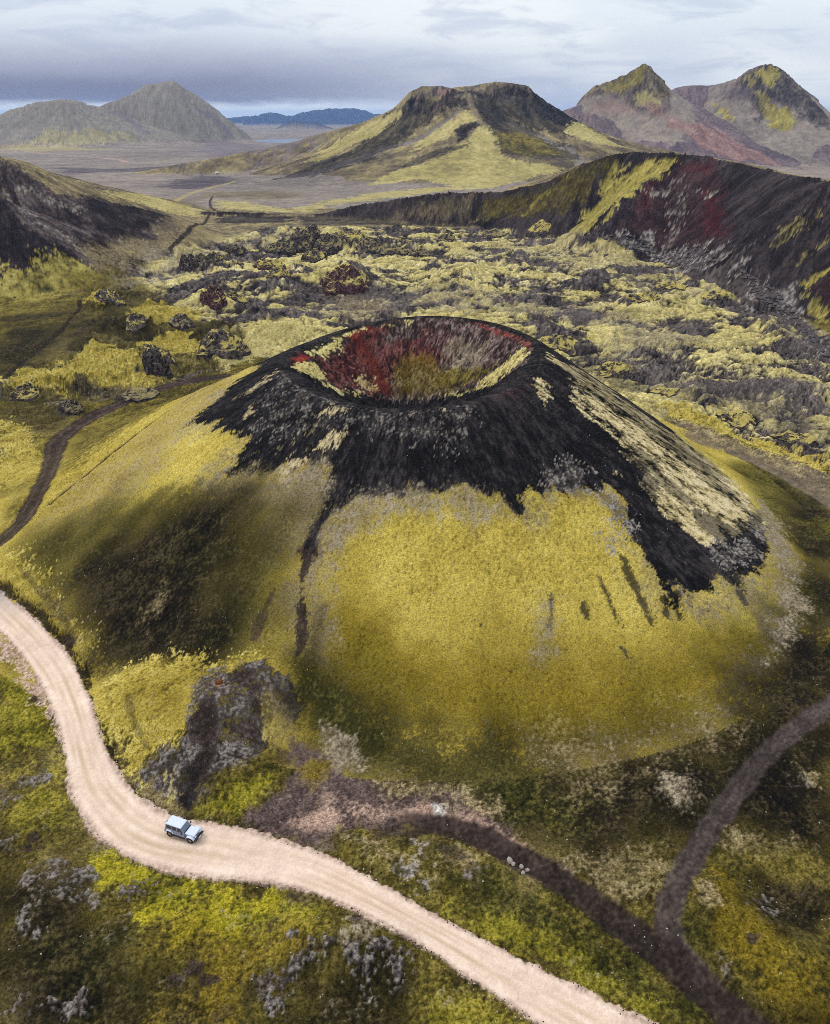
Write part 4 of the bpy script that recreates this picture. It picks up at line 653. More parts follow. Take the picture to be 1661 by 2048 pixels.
    ('grass', 0.8, 1, 2, 0.4, '', [(-31.9, 66.6), (-29.1, 66.8), (-25.2, 65.4), (-25.7, 64.6), (-28.9, 64.8)]),
    ('olive', 3, 3, 5, 0.85, '', [(-11.3, 60.0), (-4.1, 57.5), (1.7, 55.2), (7.1, 51.5), (12.2, 48.4), (11.9, 46.3), (-0.5, 46.5), (-0.6, 53.6), (-5.2, 56.3)]),
    ('grass', 2, 2.5, 4, 0.4, '', [(1.6, 51.6), (6.0, 51.5), (11.2, 48.4), (11.9, 46.3), (3.6, 46.4), (0.5, 48.6)]),
    ('heath', 2.5, 3, 5, 0.8, '', [(-13.7, 54.7), (-8.6, 55.8), (-2.9, 55.2), (-0.9, 53.6), (-1.6, 48.8), (-1.6, 46.5), (-13.6, 46.5), (-13.3, 51.4)]),
    ('lichenrock', 0.8, 1.4, 2, 0.95, '', [(-14.7, 57.8), (-11.0, 57.3), (-8.1, 57.4), (-6.4, 57.8), (-2.3, 56.6), (-0.5, 55.7), (-2.3, 55.4), (-5.2, 55.8), (-7.5, 55.7), (-10.4, 56.3), (-13.4, 57.2)]),
    ('greytan', 1.2, 1.5, 2.5, 0.8, '', [(-8.2, 57.9), (-7.1, 59.4), (-4.7, 58.4), (-5.2, 57.1)]),
    ('lichenrock', 1, 1.6, 2, 0.85, '', [(-7.4, 55.2), (-4.0, 55.0), (-3.7, 53.6), (-5.1, 52.6), (-6.5, 53.3)]),
    ('lichenrock', 0.8, 1.4, 2, 0.9, '', [(-2.6, 55.0), (-1.2, 55.3), (-0.7, 54.1), (-1.7, 53.8)]),
    ('lichenrock', 0.9, 1.5, 2, 0.85, '', [(-13.2, 55.7), (-12.1, 55.4), (-13.5, 53.3), (-14.4, 51.3), (-15.5, 49.9), (-16.1, 50.6), (-15.1, 52.8), (-14.5, 54.8)]),
    ('lichenrock', 0.9, 1.5, 2, 0.6, '', [(-17.2, 53.5), (-15.4, 54.8), (-15.6, 54.0), (-17.0, 51.1), (-17.7, 51.6)]),
    ('soil', 0.8, 1, 2, 0.8, '', [(-8.4, 60.4), (-4.8, 59.6), (-3.9, 59.0), (-6.5, 59.3)]),
    ('soil', 0.6, 0.8, 2, 0.6, '', [(-16.8, 63.8), (-11.7, 62.9), (-14.1, 62.6)]),
    ('lichenrock', 0.9, 1.6, 1.8, 0.68, '', [(-44.3, 67.0), (-43.9, 65.9), (-44.1, 65.0), (-44.8, 64.5), (-45.8, 64.7), (-46.7, 65.5), (-47.2, 66.7), (-47.0, 67.6), (-46.2, 68.0), (-45.2, 67.8)]),
    ('lichenrock', 0.9, 1.6, 1.8, 0.595, '', [(-46.7, 65.0), (-46.5, 64.2), (-47.1, 63.8), (-48.0, 64.0), (-49.1, 64.7), (-49.9, 65.6), (-50.0, 66.4), (-49.5, 66.8), (-48.5, 66.6), (-47.4, 65.9)]),
    ('lichenrock', 0.9, 1.6, 1.8, 0.51, '', [(-44.4, 61.5), (-44.7, 61.1), (-45.4, 61.2), (-46.3, 61.6), (-47.0, 62.4), (-47.3, 63.1), (-47.0, 63.4), (-46.2, 63.3), (-45.3, 62.8), (-44.6, 62.1)]),
    ('lichenrock', 0.9, 1.6, 1.8, 0.68, '', [(-44.2, 58.4), (-44.1, 57.7), (-44.5, 57.2), (-45.2, 57.2), (-46.0, 57.7), (-46.6, 58.5), (-46.7, 59.3), (-46.3, 59.7), (-45.5, 59.7), (-44.7, 59.2)]),
    ('lichenrock', 0.9, 1.6, 1.8, 0.68, '', [(-40.9, 66.7), (-40.3, 65.6), (-40.3, 64.3), (-40.8, 63.2), (-41.7, 62.7), (-42.5, 62.9), (-43.1, 63.9), (-43.3, 65.3), (-42.8, 66.5), (-41.9, 67.1)]),
    ('lichenrock', 0.9, 1.6, 1.8, 0.595, '', [(-37.7, 62.4), (-38.0, 61.7), (-38.9, 61.5), (-40.0, 61.8), (-40.9, 62.4), (-41.3, 63.3), (-41.1, 64.0), (-40.2, 64.3), (-39.1, 64.0), (-38.1, 63.3)]),
    ('lichenrock', 0.9, 1.6, 1.8, 0.765, '', [(-34.7, 63.7), (-34.5, 62.6), (-34.6, 62.0), (-34.9, 62.0), (-35.4, 62.7), (-35.8, 63.8), (-36.0, 64.9), (-35.9, 65.6), (-35.5, 65.6), (-35.1, 64.9)]),
    ('lichenrock', 0.9, 1.6, 1.8, 0.595, '', [(-32.3, 64.1), (-32.3, 63.7), (-32.5, 63.4), (-33.0, 63.4), (-33.5, 63.6), (-33.7, 64.1), (-33.7, 64.5), (-33.4, 64.8), (-33.0, 64.8), (-32.5, 64.5)]),
    ('lichenrock', 0.9, 1.6, 1.8, 0.425, '', [(-29.9, 63.7), (-30.0, 63.1), (-30.3, 62.8), (-30.6, 62.9), (-30.9, 63.4), (-31.0, 64.1), (-30.9, 64.7), (-30.6, 65.0), (-30.3, 64.9), (-30.0, 64.4)]),
    ('lichenrock', 0.9, 1.6, 1.8, 0.595, '', [(-41.4, 50.3), (-41.3, 49.9), (-41.6, 49.5), (-42.2, 49.3), (-42.8, 49.3), (-43.3, 49.6), (-43.4, 50.0), (-43.2, 50.4), (-42.6, 50.7), (-41.9, 50.6)]),
    ('lichenrock', 0.9, 1.6, 1.8, 0.68, '', [(-35.0, 50.0), (-35.2, 49.6), (-36.1, 49.4), (-37.2, 49.5), (-38.2, 49.8), (-38.7, 50.2), (-38.4, 50.6), (-37.6, 50.8), (-36.4, 50.7), (-35.4, 50.4)]),
    ('lichenrock', 0.9, 1.6, 1.8, 0.425, '', [(-34.0, 57.4), (-34.1, 56.4), (-34.5, 55.9), (-35.1, 56.1), (-35.7, 56.8), (-36.0, 58.0), (-36.0, 59.1), (-35.6, 59.7), (-34.9, 59.5), (-34.3, 58.6)]),
    ('lichenrock', 0.9, 1.6, 1.8, 0.425, '', [(-18.7, 57.0), (-18.8, 56.5), (-19.1, 56.2), (-19.6, 56.2), (-20.1, 56.5), (-20.3, 57.0), (-20.3, 57.6), (-19.9, 58.0), (-19.4, 57.9), (-18.9, 57.6)]),
    ('lichenrock', 0.9, 1.6, 1.8, 0.425, '', [(-20.2, 60.5), (-20.5, 60.2), (-21.1, 60.1), (-22.0, 60.1), (-22.8, 60.2), (-23.1, 60.5), (-22.9, 60.8), (-22.2, 60.9), (-21.3, 60.9), (-20.6, 60.8)]),
    ('lichenrock', 0.9, 1.6, 1.8, 0.68, '', [(-53.5, 82.9), (-53.5, 82.1), (-54.4, 81.1), (-55.7, 80.3), (-57.1, 80.1), (-57.9, 80.5), (-58.0, 81.3), (-57.2, 82.3), (-55.8, 83.1), (-54.4, 83.3)]),
    ('lichenrock', 0.9, 1.6, 1.8, 0.595, '', [(-55.8, 79.4), (-55.8, 78.7), (-56.5, 78.3), (-57.6, 78.3), (-58.8, 78.7), (-59.5, 79.5), (-59.5, 80.2), (-58.8, 80.7), (-57.6, 80.7), (-56.5, 80.2)]),
    ('lichenrock', 0.9, 1.6, 1.8, 0.595, '', [(-52.4, 71.0), (-52.4, 70.5), (-52.9, 70.1), (-53.7, 70.1), (-54.5, 70.5), (-55.1, 71.1), (-55.1, 71.6), (-54.6, 72.0), (-53.7, 72.0), (-52.9, 71.6)]),
    ('lichenrock', 0.9, 1.6, 1.8, 0.34, '', [(-49.1, 75.1), (-49.1, 74.5), (-49.6, 74.1), (-50.5, 74.1), (-51.3, 74.5), (-51.8, 75.1), (-51.8, 75.7), (-51.3, 76.1), (-50.4, 76.1), (-49.6, 75.7)]),
    ('lichenrock', 0.9, 1.6, 1.8, 0.34, '', [(-25.6, 52.4), (-25.7, 52.0), (-26.2, 51.8), (-26.8, 51.8), (-27.3, 52.0), (-27.6, 52.3), (-27.5, 52.6), (-27.0, 52.8), (-26.4, 52.8), (-25.9, 52.7)]),
    ('lichenrock', 0.9, 1.6, 1.8, 0.51, '', [(-40.6, 71.9), (-40.4, 71.2), (-40.6, 70.3), (-41.3, 69.6), (-42.0, 69.4), (-42.7, 69.7), (-42.9, 70.4), (-42.7, 71.3), (-42.0, 72.0), (-41.2, 72.2)]),
    ('lichenrock', 0.9, 1.6, 1.8, 0.2975, '', [(-5.0, 51.0), (-5.4, 50.5), (-6.5, 50.3), (-7.8, 50.3), (-8.9, 50.6), (-9.4, 51.0), (-9.0, 51.5), (-7.9, 51.8), (-6.6, 51.7), (-5.4, 51.4)]),
    ('lichenrock', 0.9, 1.6, 1.8, 0.425, '', [(4.6, 51.5), (4.4, 50.9), (4.0, 50.6), (3.6, 50.6), (3.2, 51.0), (3.1, 51.5), (3.2, 52.1), (3.6, 52.4), (4.1, 52.4), (4.5, 52.1)]),
    ('lichenrock', 0.9, 1.6, 1.8, 0.425, '', [(-0.9, 52.2), (-1.1, 51.9), (-1.4, 51.7), (-1.9, 51.8), (-2.3, 52.0), (-2.5, 52.2), (-2.3, 52.5), (-1.9, 52.7), (-1.5, 52.6), (-1.1, 52.5)]),
    ('lichenrock', 0.9, 1.6, 1.8, 0.34, '', [(21.1, 53.3), (20.6, 53.3), (19.9, 53.6), (19.1, 54.1), (18.5, 54.7), (18.5, 55.1), (18.9, 55.2), (19.7, 54.9), (20.5, 54.3), (21.0, 53.7)]),
    ('lichenrock', 0.9, 1.6, 1.8, 0.51, '', [(44.5, 61.9), (43.4, 61.0), (42.1, 60.5), (41.1, 60.7), (40.7, 61.5), (41.1, 62.5), (42.1, 63.5), (43.3, 63.8), (44.4, 63.6), (44.8, 62.8)]),
    ('lichenrock', 0.9, 1.6, 1.8, 0.425, '', [(57.1, 82.9), (56.9, 81.6), (56.3, 80.6), (55.6, 80.2), (55.0, 80.5), (54.7, 81.5), (55.0, 82.8), (55.5, 83.9), (56.3, 84.3), (56.9, 83.9)]),
    ('lichenrock', 0.9, 1.6, 1.8, 0.595, '', [(8.7, 66.4), (8.5, 66.0), (7.9, 65.7), (7.2, 65.7), (6.6, 66.0), (6.5, 66.4), (6.7, 66.8), (7.3, 67.1), (8.0, 67.1), (8.6, 66.9)]),
    ('lichenrock', 0.9, 1.6, 1.8, 0.51, '', [(35.5, 53.4), (35.3, 53.0), (35.0, 52.8), (34.7, 52.8), (34.6, 53.1), (34.6, 53.5), (34.8, 53.9), (35.1, 54.1), (35.4, 54.1), (35.5, 53.9)]),
    ('soil', 0.6, 1, 1.8, 0.9, '', [(-24.1, 55.2), (-23.7, 54.5), (-23.7, 53.8), (-24.1, 53.5), (-24.8, 53.5), (-25.5, 53.9), (-25.9, 54.6), (-25.9, 55.3), (-25.5, 55.7), (-24.8, 55.6)]),
    ('soil', 0.6, 1, 1.8, 0.9, '', [(-23.0, 53.7), (-22.6, 53.2), (-22.4, 52.7), (-22.6, 52.3), (-23.2, 52.3), (-23.7, 52.5), (-24.2, 52.9), (-24.4, 53.5), (-24.1, 53.8), (-23.6, 53.9)]),
    ('soil', 0.6, 1, 1.8, 0.9, '', [(-26.0, 52.2), (-26.0, 51.8), (-26.2, 51.5), (-26.4, 51.5), (-26.7, 51.7), (-26.9, 52.2), (-26.9, 52.6), (-26.8, 52.9), (-26.5, 52.9), (-26.2, 52.6)]),
    ('soil', 0.6, 1, 1.8, 0.9, '', [(-23.5, 51.3), (-23.4, 50.9), (-23.6, 50.7), (-23.9, 50.7), (-24.1, 50.9), (-24.3, 51.2), (-24.3, 51.6), (-24.2, 51.8), (-23.9, 51.9), (-23.6, 51.6)]),
    ('soil', 0.6, 1, 1.8, 0.9, '', [(38.9, 55.6), (38.6, 55.5), (38.2, 55.5), (37.8, 55.7), (37.7, 56.1), (37.9, 56.4), (38.2, 56.6), (38.6, 56.6), (39.0, 56.3), (39.1, 56.0)]),
    ('soil', 0.6, 1, 1.8, 0.9, '', [(-62.1, 99.1), (-61.9, 98.3), (-61.9, 97.9), (-62.2, 97.9), (-62.7, 98.4), (-63.1, 99.1), (-63.3, 99.8), (-63.3, 100.3), (-62.9, 100.2), (-62.5, 99.8)]),
    ('soil', 0.6, 1, 1.8, 0.9, '', [(-50.1, 71.0), (-49.8, 70.0), (-50.0, 69.4), (-50.6, 69.4), (-51.4, 70.1), (-52.0, 71.0), (-52.2, 72.0), (-52.0, 72.5), (-51.4, 72.5), (-50.7, 71.9)]),
    ('soil', 0.8, 1, 3, 0.5, '', [(-21.4, 48.8), (-19.7, 51.0), (-17.4, 53.2), (-15.4, 54.8), (-15.1, 54.5), (-16.8, 52.7), (-19.1, 50.5), (-20.5, 48.4)]),
]

DETAIL = 1.0
HAZE = 3.5e-5
# ---------------------------------------------------------------- the ground grid, finest near the viewpoint
def grow(a, b, r):
    o = [a]
    while o[-1] < b:
        o.append(o[-1] * (1 + r))
    return o[:-1]


rows = [0, 10, 20, 28, 34, 39, 42, 44] + grow(45.5, 250, DETAIL * .0030) + grow(250, 700, DETAIL * .0036) + grow(700, 2150, DETAIL * .0034) + grow(2150, 4600, DETAIL * .006) + grow(4600, 30000, .02) + [32000]
YR = np.array(rows)
half = [.64]
st = .0014 * DETAIL
while half[-1] < 2.6:
    st *= 1.16
    half.append(half[-1] + st)
core = np.linspace(-.64, .64, int(1.28 / (.0014 * DETAIL)))
UC = np.concatenate([-np.array(half[::-1]), core[1:-1], np.array(half)])
NR, NC = len(YR), len(UC)
GX = UC[None, :] * (0.8902 * YR[:, None] + 39.18)
GY = np.broadcast_to(YR[:, None], GX.shape)
x, y = GX.ravel().copy(), GY.ravel().copy()
N = len(x)


def inside(px, py, poly):
    r = np.zeros(px.shape, bool)
    n = len(poly)
    for i in range(n):
        (ax, ay), (bx, by) = poly[i - 1], poly[i]
        if ay == by:
            continue
        c = (ay > py) != (by > py)
        r ^= c & (px < (bx - ax) * (py - ay) / (by - ay) + ax)
    return r


def seg_dist(px, py, pts, closed=False):
    best = np.full(px.shape, 1e18)
    n = len(pts)
    for i in range(0 if closed else 1, n):
        (ax, ay), (bx, by) = pts[i - 1][:2], pts[i][:2]
        dx, dy = bx - ax, by - ay
        L2 = dx * dx + dy * dy + 1e-9
        t = np.clip(((px - ax) * dx + (py - ay) * dy) / L2, 0, 1)
        best = np.minimum(best, (px - ax - t * dx) ** 2 + (py - ay - t * dy) ** 2)
    return np.sqrt(best)


def near(poly, pad):
    p = np.array(poly)
    return np.nonzero((x > p[:, 0].min() - pad) & (x < p[:, 0].max() + pad) & (y > p[:, 1].min() - pad) & (y < p[:, 1].max() + pad))[0]


def smooth_line(pts, k=3):
    p = np.array(pts, float)
    for _ in range(k):
        q = np.empty((2 * len(p), 2))
        q[0::2] = np.vstack([p[:1], .75 * p[:-1] + .25 * p[1:]])[:len(p)] if False else np.vstack([p[:1], .25 * p[:-1] + .75 * p[1:]])
        q[1::2] = np.vstack([.75 * p[:-1] + .25 * p[1:], p[-1:]])
        # Chaikin order: start, (Q0, R0), (Q1, R1) ..., end
        out_ = [p[0]]
        for a_, b_ in zip(p[:-1], p[1:]):
            out_.append(.75 * a_ + .25 * b_)
            out_.append(.25 * a_ + .75 * b_)
        out_.append(p[-1])
        p = np.array(out_)
    return [tuple(v) for v in p]


h0, info = macro(x, y, True)
rC, thC, sC, rrC = info['cone']
h = h0.copy()

# which landform each point belongs to
NAMES = ['ground', 'plain', 'lava_field', 'cinder_cone', 'crater_bowl', 'gravel_road', 'dirt_track', 'footpath'] + list(RIDGES)
R_ = {k: i for i, k in enumerate(NAMES)}
reg = np.where(y > 820, R_['plain'], R_['ground'])
lava_sd = np.full(N, -60.0)
ix = near(LAVA_EDGE, 40)
d = seg_dist(x[ix], y[ix], LAVA_EDGE, True)
lava_sd[ix] = np.where(inside(x[ix], y[ix], LAVA_EDGE), d, -d)
best = np.full(N, 0.6)
pu, pv = x.copy(), y.copy()               # coordinates in which streaks run down the slope
base_h = plain(x, y) + bump(x, y, BUMPS)
for k in RIDGES:
    rise, d, s, rh, wl = info[k]
    m = (rh - base_h > best) & (rh > h0 - 1.5) & (rC > 110)
    best[m] = (rh - base_h)[m]
    reg[m] = R_[k]
    pu[m] = s[m]
    pv[m] = d[m] / 2.6
lava = (lava_sd > 0) & (reg < 2) & (sC > 1.02)
reg[lava] = R_['lava_field']
m = sC < 1.12
reg[m] = R_['cinder_cone']
pu[m] = (np.radians(thC) * 55)[m]
pv[m] = (rC / 2.6)[m]
reg[rC < rrC - 0.3] = R_['crater_bowl']
lavaw = sst(-4, 6, lava_sd) * (sC > 1) * sst(1.0, 1.12, sC) * (reg != R_['wall'])
inc = sst(1.15, 1.0, sC)

far = sst(260, 420, y)
far2 = sst(900, 1200, y)


def tn(wl, seed, o=2, stretch=False, k2=3.0, k3=9.0):
    """noise whose grain grows with distance, so that it never falls below what can be seen"""
    a_, b_ = (pu, pv) if stretch else (x, y)
    r = np.zeros(N, f4)
    for lo, hi, wt, kk in ((-1e9, 430, 1 - far, 1.0), (250, 1210, far * (1 - far2), k2), (890, 1e9, far2, k3)):
        i = np.nonzero((y > lo) & (y < hi))[0]
        r[i] += (wt[i] * fbm(a_[i] / (wl * kk), b_[i] / (wl * kk), o, seed)).astype(f4)
    return r


nA = tn(.62, 1, 2)
nB = tn(2.3, 2, 2)
nC = tn(8.0, 3, 2)
nD = tn(30.0, 4, 2)
nF = tn(.27, 8, 1)
sA = tn(.6, 5, 2, True)
sB = tn(2.4, 6, 3, True)
sC_ = tn(9.0, 7, 2, True)
raw = {}


def edge_noise(ix, wl):
    return (fbm(pu[ix] / wl, pv[ix] / wl, 3, 31) * 1.5).astype(f4)


# ---------------------------------------------------------------- ground cover: albedo of each kind (dark, middle, light)
K = (1.34, 1.40, 1.50)          # what a white sheet would read under this sky and sun


def S(r, g, b):
    return tuple(v / k_ for v, k_ in zip(lin(r, g, b), K))


KIND = {
    # kind: (dark, mid, light, weights of the four grains, streaky?)
    'moss': ((100, 86, 36), (172, 154, 68), (206, 190, 108), (.75, .6, .4, .2), 0),
    'mosscone': ((126, 110, 46), (186, 166, 76), (212, 195, 108), (.6, .25, .3, .45), 0),
    'mosslow': ((70, 60, 17), (122, 105, 32), (162, 142, 54), (.6, .3, .3, .35), 0),
    'mossright': ((112, 99, 72), (192, 175, 126), (222, 206, 166), (1.1, 1.2, .4, .1), 1),
    'mosscrater': ((150, 136, 84), (196, 182, 116), (220, 208, 152), (.9, .5, .2, 0), 0),
    'mossfar': ((104, 96, 50), (150, 138, 72), (184, 172, 100), (.6, .6, .3, 0), 1),
    'mosslava': ((154, 142, 86), (204, 190, 124), (226, 214, 160), (.6, .6, .4, .2), 0),
    'olive': ((52, 48, 22), (94, 84, 38), (140, 126, 62), (.8, .6, .5, .3), 0),
    'grass': ((78, 80, 18), (136, 130, 36), (180, 168, 58), (.8, .45, .4, .1), 0),
    'grassbright': ((124, 120, 24), (174, 161, 40), (202, 187, 64), (.7, .4, .3, .1), 0),
    'heath': ((16, 14, 11), (32, 28, 21), (70, 61, 43), (1., .7, .5, .2), 0),  # real heath, and the cloud shadow painted on the cone's left flank
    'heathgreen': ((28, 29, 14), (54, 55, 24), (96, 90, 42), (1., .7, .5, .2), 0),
    'tan': ((94, 82, 58), (138, 123, 90), (172, 156, 120), (.9, .5, .3, .1), 0),
    'tanpale': ((116, 102, 76), (172, 156, 118), (202, 188, 150), (1., .6, .3, 0), 1),
    'greytan': ((98, 88, 74), (136, 124, 104), (166, 154, 134), (.9, .5, .3, .1), 0),
    'ash': ((18, 17, 19), (31, 29, 32), (62, 57, 58), (.9, .8, .6, .1), 1),
    'lichen': ((40, 37, 40), (92, 86, 84), (160, 152, 145), (1.3, .8, .3, 0), 0),
    'lichenpale': ((130, 122, 120), (190, 184, 182), (224, 220, 218), (1.2, .5, 0, 0), 0),
    'lichenrock': ((36, 31, 32), (72, 65, 64), (136, 128, 124), (1.2, .8, .3, 0), 0),
    'rubble': ((46, 42, 45), (96, 90, 91), (160, 153, 150), (1.4, .7, .3, 0), 0),
    'grey': ((70, 64, 65), (112, 103, 101), (146, 136, 130), (.8, .6, .3, .1), 0),
    'lava': ((50, 45, 46), (88, 80, 79), (130, 120, 115), (1., .7, .4, .1), 0),
    'lavadark': ((22, 20, 23), (42, 38, 43), (86, 79, 82), (1.1, .7, .2, 0), 0),
    'brown': ((76, 66, 56), (110, 98, 82), (140, 126, 106), (.7, .6, .4, .2), 0),
    'red': ((42, 21, 23), (80, 36, 36), (132, 88, 84), (1.2, .9, .4, 0), 0),
    'redbright': ((92, 34, 28), (130, 46, 36), (156, 72, 58), (.8, .6, .3, 0), 0),
    'redgrey': ((48, 34, 37), (86, 66, 67), (146, 128, 124), (1.3, .8, .3, 0), 0),
    'soilred': ((62, 30, 28), (88, 40, 36), (112, 56, 48), (.6, .5, .3, 0), 0),
    'bowl': ((34, 28, 30), (70, 55, 55), (134, 120, 114), (1.3, .8, .4, 0), 0),
    'reddark': ((34, 24, 28), (52, 36, 40), (82, 60, 62), (.5, .6, .5, 0), 1),
    'redwall': ((56, 24, 30), (80, 34, 40), (108, 58, 62), (.7, .7, .3, 0), 1),
    'rust': ((120, 60, 40), (160, 92, 56), (190, 130, 80), (1, .5, 0, 0), 0),
    'soil': ((30, 24, 24), (50, 41, 40), (76, 63, 60), (.7, .5, .3, 0), 0),
    'earth': ((22, 18, 13), (38, 32, 24), (66, 58, 40), (.9, .6, .3, 0), 0),
    'sand': ((64, 53, 52), (92, 77, 75), (124, 106, 100), (.8, .5, .4, .2), 0),
    'pink': ((168, 136, 120), (202, 168, 150), (220, 190, 170), (.9, .4, .3, 0), 0),
    'gravel': ((120, 100, 92), (178, 152, 138), (212, 188, 172), (1.2, .5, .3, 0), 0),
    'wallrock': ((26, 22, 25), (43, 37, 41), (74, 66, 68), (.5, .7, .7, .2), 1),
    'purple': ((92, 84, 96), (112, 102, 112), (132, 122, 130), (.5, .5, .4, .2), 0),
    'pale': ((140, 130, 86), (176, 164, 108), (198, 186, 132), (.5, .6, .4, .2), 1),
    'crag': ((46, 41, 43), (80, 73, 71), (124, 114, 106), (1., .9, .5, .1), 1),
    'pinkrock': ((116, 88, 88), (148, 116, 112), (172, 142, 134), (.7, .7, .4, .1), 1),
    'plain': ((112, 104, 102), (136, 126, 121), (158, 146, 136), (.5, .6, .5, .5), 0),
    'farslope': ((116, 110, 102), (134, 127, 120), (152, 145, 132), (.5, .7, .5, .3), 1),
    'scree': ((88, 78, 86), (112, 99, 106), (140, 124, 126), (.6, .8, .6, .3), 1),
    'slope': ((84, 75, 66), (122, 110, 86), (162, 148, 108), (.6, .9, .7, .3), 1),
    'plaindark': ((60, 54, 62), (82, 75, 84), (112, 103, 108), (.6, .7, .5, .3), 0),
    'hillrock': ((40, 34, 37), (70, 61, 63), (108, 97, 95), (.9, .9, .6, .2), 1),
    'cragpale': ((62, 54, 48), (100, 89, 70), (140, 127, 96), (1., .9, .5, .1), 1),
    'blue': ((34, 48, 82), (44, 60, 96), (56, 74, 110), (.3, .4, .4, .3), 0),  # far slopes, with part of the distance haze painted into the blue
    'road': ((206, 182, 168), (232, 208, 193), (248, 228, 214), (.4, .4, .3, .1), 0),
    'roadgrey': ((128, 118, 118), (158, 148, 146), (188, 176, 170), (.7, .5, .4, .1), 0),
    'track': ((50, 43, 43), (74, 65, 64), (102, 91, 88), (.7, .5, .4, .2), 0),
}


SPECKED = {'moss', 'mosscone', 'mosslow', 'mossright', 'mosscrater', 'mosslava', 'olive', 'grass', 'tan', 'greytan', 'tanpale'}


def colour(kind, ix):
    dk, md, lt, g, streak = KIND[kind]
    a_, b_, c_ = (sA, sB, sC_) if streak else (nA, nB, nC)
    t = np.clip(.5 + .85 * (g[0] * a_[ix] + g[1] * b_[ix] + g[2] * c_[ix] + g[3] * nD[ix] + .35 * nF[ix]), 0, 1)[:, None]
    dk, md, lt = (np.array(S(*v_)) for v_ in (dk, md, lt))
    c = np.where(t < .5, dk + (md - dk) * (t * 2), md + (lt - md) * (t * 2 - 1))
    if kind in SPECKED:
        sp = sst(.34, .52, -.8 * a_[ix] + .3 * b_[ix] - .5 * nF[ix])[:, None] * .5
        c = c * (1 - sp) + dk * .45 * sp
    return c


C = np.zeros((N, 3))
for name, kind in (('ground', 'olive'), ('plain', 'plain'), ('lava_field', 'lava'), ('cinder_cone', 'mosscone'), ('crater_bowl', 'ash'),
                   ('wall', 'slope'), ('spur', 'wallrock'), ('hill', 'slope'), ('hillspur', 'wallrock'), ('hillback', 'slope'), ('dome', 'farslope'), ('peakfar', 'farslope'),
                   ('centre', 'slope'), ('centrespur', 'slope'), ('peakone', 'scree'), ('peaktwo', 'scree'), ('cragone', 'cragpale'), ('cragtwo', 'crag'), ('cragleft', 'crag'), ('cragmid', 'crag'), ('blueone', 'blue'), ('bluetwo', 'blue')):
    ix = np.nonzero(reg == R_[name])[0]
    C[ix] = colour(kind, ix)
ix = np.nonzero((reg == R_['cinder_cone']) & (rC < rrC + 6))[0]
C[ix] = colour('ash', ix)
for k, kind in (('cragone', 'scree'), ('cragtwo', 'scree'), ('cragleft', 'slope'), ('cragmid', 'slope')):
    ix = np.nonzero(reg == R_[k])[0]
    wt = sst(26, 4, info[k][0][ix] + 16 * sB[ix] + 14 * nC[ix])[:, None]
    C[ix] = C[ix] * (1 - wt) + colour(kind, ix) * wt
ix = np.nonzero((reg == R_['wall']) & (info['wall'][4] < .5))[0]
C[ix] = colour('wallrock', ix)
ix = np.nonzero((reg == R_['ground']) & (y > 560))[0]
C[ix] = colour('slope', ix)
# patches of heath and thin moss wander through the open ground
ix = np.nonzero((reg == R_['ground']) & (y < 560))[0]
for kind, nn, lo, hi in (('heath', nC, .1, .5), ('heathgreen', nB, .15, .5), ('tan', nD, .1, .5)):
    wt = sst(lo, hi, nn[ix])[:, None] * .7
    C[ix] = C[ix] * (1 - wt) + colour(kind, ix) * wt

# ---------------------------------------------------------------- small relief
A = (1 - far)
rel = np.zeros(N)
g_ix = np.nonzero((y < 820))[0]
lv = np.nonzero(lavaw > 0.001)[0]
wx = x[lv] + 6 * fbm(x[lv] / 22, y[lv] / 22, 2, 51)
wy = y[lv] + 6 * fbm(x[lv] / 22, y[lv] / 22, 2, 57)
b1 = np.abs(gn(wx / 26, wy / 17, 201))
b2 = np.abs(gn(wx / 9, wy / 7, 203))
b3 = np.abs(gn(wx / 3.4, wy / 3.0, 205))
b4 = np.abs(gn(wx / 1.5, wy / 1.4, 207))
crk1, crk2, crk3 = np.exp(-(b1 / .045) ** 2), np.exp(-(b2 / .075) ** 2), np.exp(-(b3 / .10) ** 2)
und = fbm(x[lv] / 46, y[lv] / 38, 3, 61)
rough = sst(.0, .40, fbm(x[lv] / 34, y[lv] / 26, 3, 67))
jag = ridged(wx / 3.4, wy / 3.4, 4, 71)
lv_rel = 3.0 * und + 3.6 * b1 + (1.9 + 1.2 * rough) * b2 + 1.0 * b3 + .5 * b4 - .5 * crk2 - .35 * crk3 + rough * 1.3 * jag
rel[lv] += lavaw[lv] * (lv_rel - 1.8)
# moss lies on the crowns and flanks of the pillows, bare lava shows in the cracks
mossy = sst(-.16, .2, .9 * b1 + .7 * b2 + .3 * b3 - .55 * rough + .95 * und + .4 * nB[lv] + .3 * nA[lv] + .35 * nD[lv] - .2)
crackw = np.clip(.8 * crk1 + .75 * crk2 + .5 * crk3 + .35 * np.clip(-jag, 0, 1) * rough, 0, 1)  # cracks and hollows coloured darker than the open lava
wt = (lavaw[lv] * mossy)[:, None]
C[lv] = C[lv] * (1 - wt) + colour('mosslava', lv) * wt
wt = (lavaw[lv] * crackw * (1 - .35 * mossy))[:, None]
C[lv] = C[lv] * (1 - wt) + colour('lavadark', lv) * wt
wt = (lavaw[lv] * rough * sst(.2, -.6, jag) * .7)[:, None]
C[lv] = C[lv] * (1 - wt) + colour('lavadark', lv) * wt

